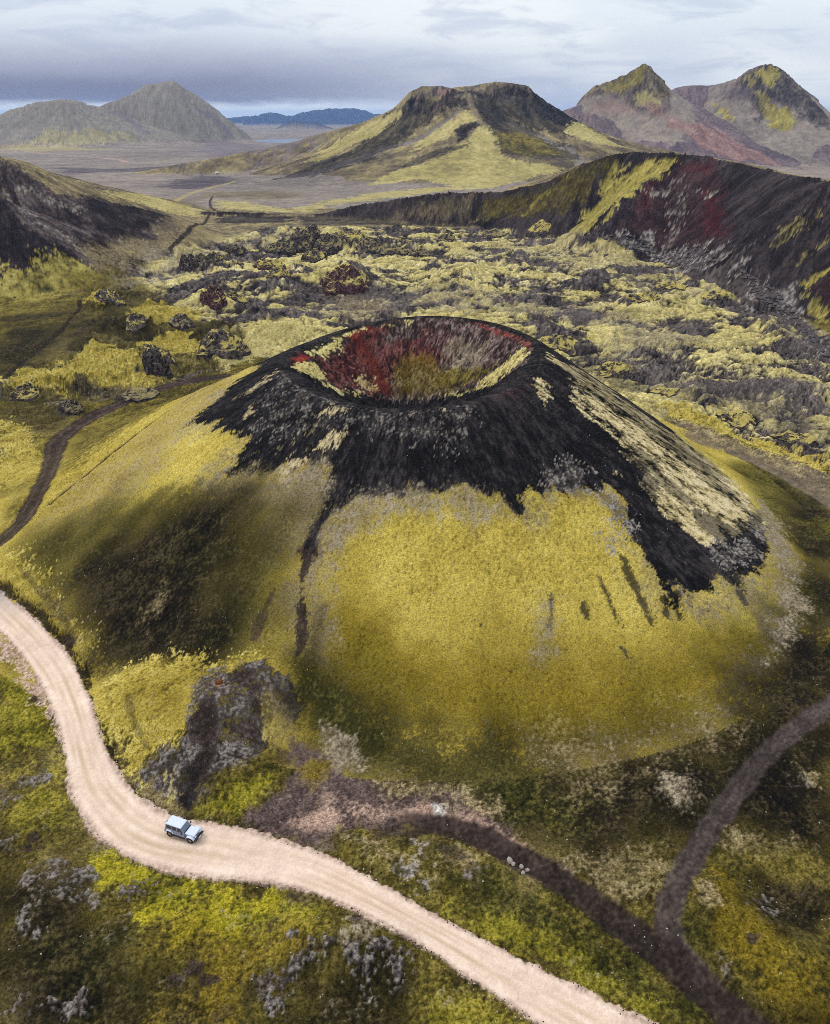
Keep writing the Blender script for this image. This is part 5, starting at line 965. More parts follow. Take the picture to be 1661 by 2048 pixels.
WROCK, WSMOOTH, WDIG, WCRAG, WASH, WMOSS = (np.zeros(N) for _ in range(6))
SOFT = {'mosscone', 'grass', 'grassbright', 'mosslow', 'olive', 'heath', 'heathgreen', 'tan', 'greytan', 'sand', 'pink'}
for kind, soft, amp, wl, stre, clip, poly in COVER:
    if len(poly) < 3:
        continue
    ix = near(poly, 3 * soft + amp)
    if not len(ix):
        continue
    sd = seg_dist(x[ix], y[ix], poly, True)
    sd = np.where(inside(x[ix], y[ix], poly), sd, -sd)
    wt = sst(-1, 1, (sd + amp * edge_noise(ix, wl) + soft * (.65 if kind in SOFT else 1) * (.9 * nF[ix] + 1.2 * nA[ix] + .9 * nB[ix])) / (soft * (.85 if kind in SOFT else .22)))
    if clip == 'in':
        wt = wt * sst(1.2, 3.6, rrC[ix] - rC[ix] + 1.6 * nB[ix] + 1.0 * nC[ix])
    elif clip == 'out':
        wt = wt * sst(-1.2, -.2, rC[ix] - rrC[ix]) * (sC[ix] < 1.4)
    elif poly[0][1] > 130:
        wt = wt * (rC[ix] > rrC[ix] + 20)
    if kind == 'mosscone':
        wt = wt * sst(4, 8, rC[ix] - rrC[ix])
    wt = wt * stre
    if kind == 'mossright':
        wt = np.clip(wt * 1.6 - .75 + 1.5 * sA[ix] + 1.5 * sB[ix] + .9 * sC_[ix] + .4 * nF[ix], 0, 1) * np.clip(wt * 1.6, 0, 1)
    elif kind in ('tan', 'greytan'):
        wt = np.clip(wt * (1.0 + .9 * nA[ix] + .8 * nB[ix] + .5 * nF[ix]), 0, 1)
    if kind in ('lichen', 'speckle', 'red', 'redgrey') or (clip == 'in' and kind in ('moss', 'olive')) or (kind in ( 'tanpale', 'mosscrater', 'lichenrock', 'rubble')) or (kind == 'mossfar' and y[ix].min() < 700):
        # patchy kinds: broken up by their own grain
        gr = (sA if kind in ('mossright', 'tanpale', 'mossfar') else nA)[ix] * .9 + .5 * nF[ix] + (sB if kind in ('mossright', 'tanpale', 'mossfar') else nB)[ix] * .7
        wt = np.clip(wt * 1.9 - .9 + gr * 1.1 + (.25 if kind not in ('speckle',) else -.35), 0, 1) * np.clip(wt * 1.6, 0, 1)
    kk = 'lichen' if kind == 'speckle' else kind
    if kind == 'grey' or (kind == 'tan' and y[ix].min() > 200):
        wt = wt * (.55 + .45 * sst(.3, -.4, nA[ix] + nB[ix]))
    if kind == 'ash' and len(poly) > 30:
        # the moss thins out towards the ash
        fr = sst(-6, 0, sd + 2.2 * amp * edge_noise(ix, wl * 2)) * np.clip(.55 + 1.1 * sA[ix] + .8 * sB[ix] + .5 * nF[ix], 0, 1) * .85 * (clip == 'out') * sst(-1, 0, rC[ix] - rrC[ix])
        C[ix] = C[ix] * (1 - fr[:, None]) + colour('greytan', ix) * fr[:, None]
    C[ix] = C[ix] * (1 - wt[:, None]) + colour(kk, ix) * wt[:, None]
    inv = 1 - wt
    for arr in (WROCK, WSMOOTH, WDIG, WCRAG, WASH, WMOSS):
        arr[ix] *= inv
    if kind in ('lichenrock', 'rubble', 'lavadark'):
        WROCK[ix] += wt
    elif kind in ('sand', 'pink', 'soil', 'ash', 'soilred', 'redbright', 'gravel'):
        WSMOOTH[ix] += wt
        if kind == 'ash':
            WASH[ix] += wt
    elif kind == 'earth':
        WDIG[ix] += wt
    elif kind in ('crag', 'wallrock', 'reddark'):
        WCRAG[ix] += wt
    elif kind in ('moss', 'mosscone', 'mosslow', 'grass', 'grassbright'):
        WMOSS[ix] += wt

# hummocks, tufts and stones
nearw = A * (1 - lavaw * .6)
i = np.nonzero(nearw > 0)[0]
cone_out = (reg[i] == R_['cinder_cone']) | (reg[i] == R_['crater_bowl'])
q = np.where(cone_out, .35, 1.0)
und = .55 * fbm(x[i] / 11, y[i] / 11, 2, 81) * q + .30 * fbm(x[i] / 3.6, y[i] / 3.6, 2, 83) * (q * .7 + .15)
f1, f2 = cells(x[i] / 1.25 + .4 * nB[i], y[i] / 1.25, 5)
tuft = np.clip(.62 - f1, 0, 1) * .24 + .09 * nA[i] + .05 * nF[i]
rock = .13 * ridged(x[i] / 2.6, y[i] / 2.6, 3, 91) + .09 * ridged(x[i] / .9, y[i] / .9, 2, 93)
sm = 1 - .85 * np.clip(WSMOOTH[i], 0, 1)
rel[i] += nearw[i] * (und * (1 - .5 * WSMOOTH[i]) + tuft * sm * (1 - .6 * WROCK[i]) * (.8 + .5 * WMOSS[i]) + rock * WROCK[i] - 1.1 * WDIG[i])
# slopes: runnels and crags
for k in RIDGES:
    ix = np.nonzero(reg == R_[k])[0]
    if not len(ix):
        continue
    dd = info[k][1][ix]
    zr = np.maximum(info[k][0][ix], 0)
    sc_ = {'wall': 1, 'spur': .8, 'hill': 1, 'hillspur': .8, 'hillback': 1.2, 'centre': 2.6, 'centrespur': 2.2, 'peakone': 3, 'peaktwo': 3, 'cragone': 2.6, 'cragtwo': 2.6, 'cragleft': 1.8, 'cragmid': 1.8, 'dome': 7, 'peakfar': 7, 'blueone': 18, 'bluetwo': 12}[k]
    run = ridged(pu[ix] / (9 * sc_) + .5 * fbm(x[ix] / (30 * sc_), y[ix] / (30 * sc_), 2, 101), pv[ix] / (26 * sc_), 3, 103)
    env = sst(0, 12 * sc_, dd) * sst(0, 6 * sc_, zr)
    fine = fbm(x[ix] / (5 * sc_), y[ix] / (5 * sc_), 3, 107)
    if k.startswith('crag'):
        WCRAG[ix] = np.maximum(WCRAG[ix], .8)
    crag = ridged(pu[ix] / (4.5 * sc_), pv[ix] / (5 * sc_), 3, 109)
    rel[ix] += sc_ * (env * .9 * run + .5 * fine * sst(0, 3 * sc_, dd) * sst(0, 3 * sc_, zr) + np.clip(WCRAG[ix], 0, 1) * (.9 * crag) * sst(-2, 6 * sc_, dd + zr * .3))
# the cone: shallow runnels down its flanks
ix = np.nonzero(reg == R_['cinder_cone'])[0]
run = ridged(pu[ix] / 5.5, pv[ix] / 14, 2, 111)
rel[ix] += .34 * run * sst(0, 6, rC[ix] - rrC[ix]) * inc[ix]
ix = np.nonzero(reg == R_['crater_bowl'])[0]
run = ridged(np.radians(thC[ix]) * 26 / 3.2, rC[ix] / 12, 3, 113)
rel[ix] += (.75 * run + .35 * ridged(x[ix] / 2.2, y[ix] / 2.2, 3, 117)) * sst(1.5, 6, rrC[ix] - rC[ix]) * sst(2, 9, rC[ix])

# ---------------------------------------------------------------- roads, tracks and paths pressed into the ground
RL, RR = smooth_line(ROAD_LEFT), smooth_line(ROAD_RIGHT)
road_poly = RL + RR[::-1]
ix = near(road_poly, 6)
dl, dr = seg_dist(x[ix], y[ix], RL), seg_dist(x[ix], y[ix], RR)
ins = inside(x[ix], y[ix], road_poly)
sd = np.where(ins, np.minimum(dl, dr), -np.minimum(dl, dr)) + .45 * fbm(x[ix] / 1.4, y[ix] / 1.4, 3, 121) + .7 * fbm(x[ix] / 7, y[ix] / 7, 2, 122)
lat = np.where(ins, dl / (dl + dr + 1e-6), np.where(dl < dr, 0.0, 1.0))
wt = sst(-.12, .16, sd + .12 * nA[ix])
flat = h0[ix] + .25
rel[ix] = rel[ix] * (1 - sst(-2.2, .1, sd))
h[ix] = h[ix]
berm = np.zeros(len(ix))
worn = np.zeros(len(ix))
latw = lat + .02 * fbm(x[ix] / 9, y[ix] / 9, 2, 123)
for c_, wd, st_ in ((.27, .05, .8), (.40, .06, 1), (.60, .06, 1), (.73, .045, .7)):
    worn = np.maximum(worn, st_ * np.exp(-((latw - c_) / wd) ** 2) * sst(-.5, .5, fbm(x[ix] / 13 + c_ * 40, y[ix] / 13, 2, 125) + .15))
rel[ix] += wt * (.22 - .10 * worn + .03 * nF[ix] + .10 * np.exp(-((lat - .5) / .09) ** 2) + .12 * np.exp(-(np.minimum(lat, 1 - lat) / .05) ** 2))
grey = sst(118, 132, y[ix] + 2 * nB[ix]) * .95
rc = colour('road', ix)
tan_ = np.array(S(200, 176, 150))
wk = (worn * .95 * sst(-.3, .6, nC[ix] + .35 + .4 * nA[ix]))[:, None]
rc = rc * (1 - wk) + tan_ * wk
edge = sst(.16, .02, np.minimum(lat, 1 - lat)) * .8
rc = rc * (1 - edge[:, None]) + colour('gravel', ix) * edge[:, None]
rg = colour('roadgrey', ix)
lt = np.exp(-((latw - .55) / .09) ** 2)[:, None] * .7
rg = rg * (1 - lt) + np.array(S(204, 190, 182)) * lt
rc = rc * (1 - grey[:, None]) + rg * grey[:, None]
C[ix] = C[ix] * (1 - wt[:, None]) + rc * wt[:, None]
reg[ix[wt > .5]] = R_['gravel_road']
roadw = np.zeros(N)
roadw[ix] = wt
for k in TRACKS:
    pts, wd = TRACKS[k]
    pts = smooth_line(pts, 2)
    ix = near(pts, wd * 2.5 + 3)
    d = seg_dist(x[ix], y[ix], pts) + wd * (.30 * fbm(x[ix] / (wd * 1.5), y[ix] / (wd * 1.5), 3, 131) + .12 * nA[ix] + .10 * nF[ix])
    w_ = wd * (1.25 if k == 'track_dark' else 1)
    wt = sst(w_ * 1.2, w_ * .75, d) * (1 - roadw[ix])
    big = k.startswith('track')
    kind = {'track_fork': 'track', 'track_dark': 'soil', 'track_back': 'soil', 'track_right': 'brown', 'path_ridge': 'soil', 'path_rim': 'lichen', 'path_left': 'earth', 'path_saddle': 'soil', 'track_plain': 'pale', 'track_far': 'gravel', 'path_centre': 'greytan'}[k]
    cc = colour(kind, ix)
    if k in ('track_fork', 'track_back'):
        wheel = np.exp(-((d - wd * .5) / (wd * .2)) ** 2)[:, None] * .45
        cc = cc * (1 - wheel) + colour('sand' if k == 'track_back' else 'soil', ix) * wheel
    if k == 'track_dark':
        wt = wt * sst(0, 9, np.hypot(x[ix] - pts[0][0], y[ix] - pts[0][1]))
    stre = {'path_rim': .5, 'track_plain': .6, 'path_centre': .7, 'track_far': .7}.get(k, .95)
    C[ix] = C[ix] * (1 - stre * wt[:, None]) + cc * stre * wt[:, None]
    sm = sst(w_ * 1.6, w_ * .8, d) * (1 - roadw[ix])
    if y[ix].max() < 900:
        rel[ix] = rel[ix] * (1 - .85 * sm) - (.18 if big else .12) * wt
    near_path = wt > .5
    ok_ = near_path & (reg[ix] != R_['gravel_road'])
    reg[ix[ok_]] = R_['dirt_track'] if big else R_['footpath']

# the lake bed
ix = near(LAKE, 200)
sd = seg_dist(x[ix], y[ix], LAKE, True)
sd = np.where(inside(x[ix], y[ix], LAKE), sd, -sd)
h[ix] -= 3.0 * sst(-60, 60, sd)

z = h + rel
Zg = z.reshape(NR, NC)


def ground_z(px, py):
    j = np.clip(np.searchsorted(YR, py) - 1, 0, NR - 2)
    u = px / (0.8902 * py + 39.18)
    i = np.clip(np.searchsorted(UC, u) - 1, 0, NC - 2)
    a_ = (py - YR[j]) / (YR[j + 1] - YR[j])
    b_ = np.clip((u - UC[i]) / (UC[i + 1] - UC[i]), 0, 1)
    return float((Zg[j, i] * (1 - b_) + Zg[j, i + 1] * b_) * (1 - a_) + (Zg[j + 1, i] * (1 - b_) + Zg[j + 1, i + 1] * b_) * a_)


# ---------------------------------------------------------------- materials
def land_material(name, grain=6.0, amount=.35, bump_d=.05, rough=.95, mid=0.0):
    m = bpy.data.materials.new(name)
    m.use_nodes = True
    t = NT(m.node_tree)
    at = t.n('ShaderNodeAttribute', attribute_name='cover')
    co = t.n('ShaderNodeTexCoord')
    n1 = t.n('ShaderNodeTexNoise', i_Scale=grain, i_Detail=7.0, i_Roughness=.72)
    t.l(co.outputs['Object'], n1.inputs['Vector'])
    f = t.mr(n1.outputs[0], .30, .70, 1 - amount, 1 + amount)
    vm = t.n('ShaderNodeVectorMath', operation='SCALE')
    t.l(at.outputs['Color'], vm.inputs[0])
    t.l(f, vm.inputs['Scale'])
    b = t.n('ShaderNodeBsdfPrincipled')
    b.inputs['Roughness'].default_value = rough
    b.inputs['Specular IOR Level'].default_value = .04
    t.l(vm.outputs[0], b.inputs['Base Color'])
    if bump_d:
        bp = t.n('ShaderNodeBump', i_Strength=.6, i_Distance=bump_d)
        t.l(n1.outputs[0], bp.inputs['Height'])
        t.l(bp.outputs[0], b.inputs['Normal'])
    o = t.n('ShaderNodeOutputMaterial')
    t.l(b.outputs[0], o.inputs[0])
    return m


LM = {
    'ground': land_material('moss_and_heath', 3.5, .68, .2),
    'gravel_road': land_material('pale_gravel', 7.0, .16, .03),
    'dirt_track': land_material('trodden_earth', 7.0, .2, .05),
    'footpath': land_material('trodden_scoria', 7.0, .2, .04),
    'cinder_cone': land_material('moss_over_scoria', 3.5, .5, .14),
    'crater_bowl': land_material('red_scoria', 2.4, .5, .2),
    'lava_field': land_material('mossy_lava', 1.1, .45, .4),
    'plain': land_material('gravel_plain', .10, .2, 0),
    'wall': land_material('crater_wall_rock', .55, .3, .4),
    'hill': land_material('dark_hill_scree', .55, .35, .4),
    'mountain': land_material('mountain_slope', .16, .24, 1.0),
    'far': land_material('far_mountain_slope', .05, .12, 1.5),
}
OBJ = {  # landform -> (object name, material)
    'ground': ('ground', 'ground'), 'plain': ('plain', 'plain'), 'lava_field': ('lava_field', 'lava_field'), 'cinder_cone': ('cinder_cone', 'cinder_cone'),
    'crater_bowl': ('crater', 'crater_bowl'), 'gravel_road': ('gravel_road', 'gravel_road'), 'dirt_track': ('dirt_track', 'dirt_track'), 'footpath': ('footpath', 'footpath'),
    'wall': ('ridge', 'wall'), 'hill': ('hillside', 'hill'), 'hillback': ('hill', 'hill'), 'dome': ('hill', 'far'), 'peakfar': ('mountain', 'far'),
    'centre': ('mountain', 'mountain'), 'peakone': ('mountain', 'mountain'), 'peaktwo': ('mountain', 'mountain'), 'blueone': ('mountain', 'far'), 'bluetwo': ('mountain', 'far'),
}
JOIN = {'cragone': 'peakone', 'cragtwo': 'peaktwo', 'cragleft': 'centre', 'cragmid': 'centre', 'spur': 'wall', 'hillspur': 'hill', 'centrespur': 'centre'}
for a_, b_ in JOIN.items():
    reg[reg == R_[a_]] = R_[b_]
LABEL = {
    'ground': 'mossy heath ground around the cone and the gravel road', 'plain': 'wide grey gravel plain behind the crater rim',
    'lava_field': 'rough lava field of pale moss and grey rock behind the cone', 'cinder_cone': 'volcanic cone of yellow moss and black ash in the middle',
    'crater_bowl': 'red and mossy crater bowl inside the cone top', 'gravel_road': 'pale pink gravel road winding past the cone', 'dirt_track': 'dark dirt tracks around the foot of the cone',
    'footpath': 'narrow worn footpaths over cone and hills', 'wall': 'dark red and black crater wall curving behind the lava field', 'hill': 'dark scree hillside at the left edge',
    'hillback': 'low hill behind the dark left hillside', 'dome': 'rounded greenish hill at the far left', 'peakfar': 'far pointed grey green mountain at left',
    'centre': 'streaked moss and ash mountain behind the crater wall', 'peakone': 'pinkish mountain with a sloping crag at right', 'peaktwo': 'craggy mossy peak at the right edge',
    'blueone': 'long blue mountain range on the horizon', 'bluetwo': 'smaller blue mountain by the lake',
}

# ---------------------------------------------------------------- land meshes, one per landform
vid = np.arange(N).reshape(NR, NC)
quads = np.stack([vid[:-1, :-1], vid[:-1, 1:], vid[1:, 1:], vid[1:, :-1]], -1).reshape(-1, 4)
flab = reg[quads[:, 0]]
P3 = np.stack([x, y, z], 1).astype(f4)
rgba = np.concatenate([np.clip(C, 0.004, 1), np.ones((N, 1))], 1).astype(f4)


def grid_mesh(name, q):
    used, inv = np.unique(q, return_inverse=True)
    me = bpy.data.meshes.new(name)
    me.vertices.add(len(used))
    me.vertices.foreach_set('co', P3[used].ravel())
    n = len(q)
    me.loops.add(n * 4)
    me.loops.foreach_set('vertex_index', inv.ravel().astype(np.int32))
    me.polygons.add(n)
    me.polygons.foreach_set('loop_start', np.arange(0, n * 4, 4, dtype=np.int32))
    me.polygons.foreach_set('use_smooth', np.ones(n, bool))
    me.update(calc_edges=True)
    at = me.attributes.new('cover', 'FLOAT_COLOR', 'POINT')
    at.data.foreach_set('color', rgba[used].ravel())
    return me


for k in OBJ:
    q = quads[flab == R_[k]]
    if not len(q):
        continue
    nm, mt = OBJ[k]
    o = bpy.data.objects.new(nm, grid_mesh(nm, q))
    o.data.materials.append(LM[mt])
    o['kind'] = 'structure'
    o['label'] = LABEL[k]
    col.objects.link(o)

# the land behind the viewpoint, one coarse sheet
bm = bmesh.new()
xs = [u * 39.18 for u in (-2.6, 2.6)]
vs_ = [bm.verts.new(v) for v in ((-200, -400, 0), (200, -400, 0), (float(GX[0, -1]), 0, float(Zg[0, -1])), (float(GX[0, 0]), 0, float(Zg[0, 0])))]
bm.faces.new(vs_)
me = bpy.data.meshes.new('ground')
bm.to_mesh(me)
bm.free()
at = me.attributes.new('cover', 'FLOAT_COLOR', 'POINT')
at.data.foreach_set('color', np.tile(np.array([.12, .1, .03, 1], f4), 4))
o = bpy.data.objects.new('ground', me)
me.materials.append(LM['ground'])
o['kind'] = 'structure'
o['label'] = 'mossy ground behind the viewpoint'
col.objects.link(o)

# lake
m = bpy.data.materials.new('lake_water')
m.use_nodes = True
b = m.node_tree.nodes['Principled BSDF']
b.inputs['Base Color'].default_value = (.03, .05, .07, 1)
b.inputs['Roughness'].default_value = .12
lk = bpy.data.meshes.new('lake')
lp = smooth_line(LAKE + LAKE[:1], 2)[:-1]
n = len(lp)
lk.from_pydata([(p[0], p[1], -12.6) for p in lp] + [(p[0], p[1], -13.1) for p in lp], [], [list(range(n))] + [[i, (i + 1) % n, n + (i + 1) % n, n + i][::-1] for i in range(n)])
o = bpy.data.objects.new('lake', lk)
lk.materials.append(m)
o['kind'] = 'structure'
o['label'] = 'bright lake in front of the blue mountains'
col.objects.link(o)

# haze
m = bpy.data.materials.new('haze')
m.use_nodes = True
t = NT(m.node_tree)
pv_ = t.n('ShaderNodeVolumePrincipled')
pv_.inputs['Color'].default_value = (.40, .60, 1.0, 1)
pv_.inputs['Density'].default_value = HAZE
pv_.inputs['Anisotropy'].default_value = 0.2
o_ = t.n('ShaderNodeOutputMaterial')
t.l(pv_.outputs[0], o_.inputs['Volume'])
bm = bmesh.new()
bmesh.ops.create_cube(bm, size=1)
for v in bm.verts:
    v.co = ((v.co.x) * 190000, 15800 + v.co.y * 36000, 120 + v.co.z * 320)
me = bpy.data.meshes.new('haze')
bm.to_mesh(me)
bm.free()
me.materials.append(m)
o = bpy.data.objects.new('haze', me)
o['kind'] = 'stuff'
o['label'] = 'thin blue haze over the whole land'
col.objects.link(o)

# ---------------------------------------------------------------- loose objects
def tag(o, label, cat, group=None):
    o['label'] = label
    o['category'] = cat
    if group:
        o['group'] = group
    return o


def mat(name, rgb, rough=.6, metal=0.0, spec=.3):
    m = bpy.data.materials.new(name)
    m.use_nodes = True
    t = NT(m.node_tree)
    co = t.n('ShaderNodeTexCoord')
    n1 = t.n('ShaderNodeTexNoise', i_Scale=9.0, i_Detail=3.0)
    t.l(co.outputs['Object'], n1.inputs['Vector'])
    b = t.n('ShaderNodeBsdfPrincipled', i_Roughness=rough, i_Metallic=metal)
    b.inputs['Specular IOR Level'].default_value = spec
    t.l(t.mix(t.mr(n1.outputs[0], .3, .7), tuple(c * .9 for c in rgb), tuple(min(1, c * 1.08) for c in rgb)), b.inputs['Base Color'])
    o_ = t.n('ShaderNodeOutputMaterial')
    t.l(b.outputs[0], o_.inputs[0])
    return m


def rock_material(name, dark, light, moss=None, scale=1.5):
    """bare rock with paler grain; moss grows where the rock faces up"""
    m = bpy.data.materials.new(name)
    m.use_nodes = True
    t = NT(m.node_tree)
    co = t.n('ShaderNodeTexCoord')
    n1 = t.n('ShaderNodeTexNoise', i_Scale=scale * 2.2, i_Detail=6.0, i_Roughness=.7)
    n2 = t.n('ShaderNodeTexNoise', i_Scale=scale * .6, i_Detail=4.0)
    for n_ in (n1, n2):
        t.l(co.outputs['Object'], n_.inputs['Vector'])
    c = t.mix(t.mr(n1.outputs[0], .4, .68), dark, light)
    dark, light = dark + (1,), light + (1,)
    if moss:
        moss = moss + (1,)
        ge = t.n('ShaderNodeNewGeometry')
        sp = t.n('ShaderNodeSeparateXYZ')
        t.l(ge.outputs['Normal'], sp.inputs[0])
        f = t.m('ADD', sp.outputs[2], t.m('MULTIPLY', t.m('SUBTRACT', n2.outputs[0], .5), 1.6))
        c = t.mix(t.mr(f, .5, .8), c, moss)
    b = t.n('ShaderNodeBsdfPrincipled', i_Roughness=.95)
    b.inputs['Specular IOR Level'].default_value = .05
    t.l(c, b.inputs['Base Color'])
    bp = t.n('ShaderNodeBump', i_Strength=.8, i_Distance=.25 / scale)
    t.l(n1.outputs[0], bp.inputs['Height'])
    t.l(bp.outputs[0], b.inputs['Normal'])
    o_ = t.n('ShaderNodeOutputMaterial')
    t.l(b.outputs[0], o_.inputs[0])
    return m


def rock_mesh(name, rx, ry, rz, seed, sub=3, rough_=.35, sharp=.25, flat=.35):
    bm = bmesh.new()
    bmesh.ops.create_icosphere(bm, subdivisions=sub, radius=1)
    P = np.array([v.co for v in bm.verts])
    q = P * 1.3 + seed * 3.7
    n = fbm(q[:, 0] + q[:, 2] * .7, q[:, 1] - q[:, 2] * .6, 2, seed) + ridged(q[:, 0] * 2.2 - q[:, 2] * 1.3, q[:, 1] * 2.2 + q[:, 2] * 1.7, 2, seed + 5) * sharp
    r = 1 + rough_ * n
    P = P * r[:, None] * np.array([rx, ry, rz])
    P[:, 2] = np.where(P[:, 2] < -flat * rz, -flat * rz + (P[:, 2] + flat * rz) * .2, P[:, 2])
    for v, p in zip(bm.verts, P):
        v.co = p
    for f in bm.faces:
        f.smooth = sub > 2
    me = bpy.data.meshes.new(name)
    bm.to_mesh(me)
    bm.free()
    return me


def put(name, me, m, px, py, label, cat, group=None, sink=.25, rz=None):
    if not me.materials:
        me.materials.append(m)
    o = bpy.data.objects.new(name, me)
    hgt = max(v.co.z for v in me.vertices)
    o.location = (px, py, ground_z(px, py) + hgt * (.35 - sink))
    if rz is not None:
        o.rotation_euler.z = rz
    col.objects.link(o)
    return tag(o, label, cat, group)


random.seed(11)
M_LAVA = rock_material('black_lava_rock', S(50, 45, 46), S(128, 118, 116), S(190, 175, 104), .35)
M_LAVAB = rock_material('bare_black_lava', S(38, 34, 38), S(114, 105, 107), S(150, 138, 100), .4)
M_RED = rock_material('red_lava_rock', S(58, 38, 42), S(122, 96, 99), S(190, 176, 108), .35)
M_GREY = rock_material('lichen_grey_rock', S(44, 39, 39), S(150, 141, 136), S(104, 96, 40), 1.6)
M_PALE = rock_material('pale_boulder', S(140, 132, 124), S(200, 192, 184), None, 4)
M_RUST = rock_material('rusty_rock', S(84, 52, 36), S(150, 104, 64), None, 3)

CRAGS = (
(-75.8, 300.2, 9.22, 7.75, 8.07, 'm', 'big dark lava boulder with mossy top left of the cone rim', ''),
    (-93.7, 273.6, 4.52, 3.79, 9.08, 'b', 'jagged black crag at the right end of the mossy mound', ''),
    (-94.0, 280.4, 5.04, 4.24, 3.66, 'm', 'dark crag on the top edge of the mossy mound', ''),
    (-96.9, 376.8, 5.5, 4.62, 9.39, 'r', 'half red half black rock knob standing among mossy hummocks', ''),
    (-36.3, 415.1, 11.64, 9.78, 10.54, 'r', 'large purple red crag on the mossy ridge behind the crater rim', ''),
    (-131.7, 464.6, 4.92, 4.13, 7.98, 'b', 'leftmost black crag of the row across the lava field', ''),
    (-126.0, 473.9, 3.82, 3.21, 5.72, 'm', 'knobbly lava crag just right of the leftmost black crag', 'lava crags in the row left of the field middle'),
    (-118.1, 475.6, 5.01, 4.21, 6.22, 'm', 'knobbly lava crag second to the right of the leftmost black crag', 'lava crags in the row left of the field middle'),
    (-114.8, 516.2, 6.37, 5.35, 7.74, 'b', 'dark crag pair between the left row and the central crags', ''),
    (-86.4, 473.7, 8.8, 7.39, 6.66, 'r', 'reddish lava crag below the central cluster of crags', ''),
    (-73.0, 424.1, 5.83, 4.9, 5.17, 'm', 'low mossy lava crag under the reddish crag', ''),
    (-88.0, 530.4, 9.76, 8.2, 10.53, 'b', 'leftmost dark jagged crag in the central cluster of the lava field', 'crags of the central cluster'),
    (-76.0, 538.7, 9.9, 8.31, 11.74, 'b', 'second dark jagged crag from the left in the central cluster', 'crags of the central cluster'),
    (-62.9, 502.7, 7.14, 6.0, 7.55, 'm', 'low front crag with mossy patches in the central cluster', 'crags of the central cluster'),
    (-57.5, 534.5, 9.18, 7.71, 9.02, 'b', 'rightmost dark jagged crag in the central cluster of the lava field', 'crags of the central cluster'),
    (-70.2, 549.6, 5.05, 4.24, 7.61, 'b', 'farthest dark crag at the back of the central cluster', 'crags of the central cluster'),
    (-43.7, 548.8, 10.05, 8.44, 5.41, 'm', 'flat topped dark crag left of the long lava cliff', ''),
    (-28.1, 535.8, 9.85, 8.28, 7.97, 'b', 'left part of the long dark lava cliff', 'long dark lava cliff'),
    (-13.1, 525.5, 9.68, 8.13, 6.79, 'b', 'middle part of the long dark lava cliff', 'long dark lava cliff'),
    (2.4, 516.3, 6.37, 5.35, 5.67, 'b', 'right end of the long dark lava cliff', 'long dark lava cliff'),
    (23.1, 584.9, 6.08, 5.11, 4.62, 'b', 'small black crag near the far edge of the lava field', ''),
    (56.2, 596.1, 8.0, 6.72, 4.69, 'b', 'wide low black crag by the foot of the far wall', ''),
    (90.3, 593.6, 6.52, 5.47, 3.5, 'm', 'low grey crag at the far right edge of the lava field', ''),
    (-120.7, 335.0, 4.31, 3.62, 3.55, 'm', 'mossy crag above the mossy mound on the left', ''),
    (-103.1, 341.7, 4.82, 4.05, 3.97, 'b', 'dark rock with pale skirt above the mossy mound', ''),
    (-147.9, 379.2, 5.53, 4.64, 5.11, 'm', 'brown mossy knob at the left edge of the lava', ''),
    (-87.3, 388.0, 4.91, 4.12, 4.41, 'm', 'low dark crag left of the purple red crag', ''),
    (-110.0, 235.3, 3.19, 2.68, 3.8, 'b', 'black rock beside the back track on the left', ''),
    (-93.4, 251.9, 5.88, 4.94, 3.7, 'b', 'long black overhang above the back track', ''),
    (-132.6, 252.3, 4.22, 3.55, 3.42, 'm', 'lava crag at the left edge below the mossy mound', ''),
    (58.4, 311.4, 7.06, 5.93, 3.11, 'm', 'dark lava ledge just right of the crater rim', ''),
    (74.0, 281.6, 5.56, 4.67, 3.72, 'm', 'grey lava lump on the slope right of the crater rim', ''),
    (85.6, 257.0, 5.14, 4.32, 2.6, 'm', 'dark lava lump beside the yellow edge of the field', ''),
    (102.7, 234.0, 5.53, 4.65, 2.97, 'm', 'lava lump below the yellow edge near the right frame edge, left one of two', 'lava lumps at the lower right'),
    (114.6, 217.7, 5.21, 4.38, 2.82, 'm', 'lava lump at the right frame edge, right one of two', 'lava lumps at the lower right'),
    (137.2, 422.0, 7.92, 6.65, 3.49, 'm', 'farthest dark broken patch of lava blocks in the right field', 'broken lava in the right field'),
    (112.1, 386.1, 7.32, 6.15, 3.22, 'm', 'nearest dark broken patch of lava blocks in the right field', 'broken lava in the right field'),
    (152.3, 396.4, 7.5, 6.3, 3.3, 'm', 'rightmost dark broken patch of lava blocks in the right field', 'broken lava in the right field'),
)
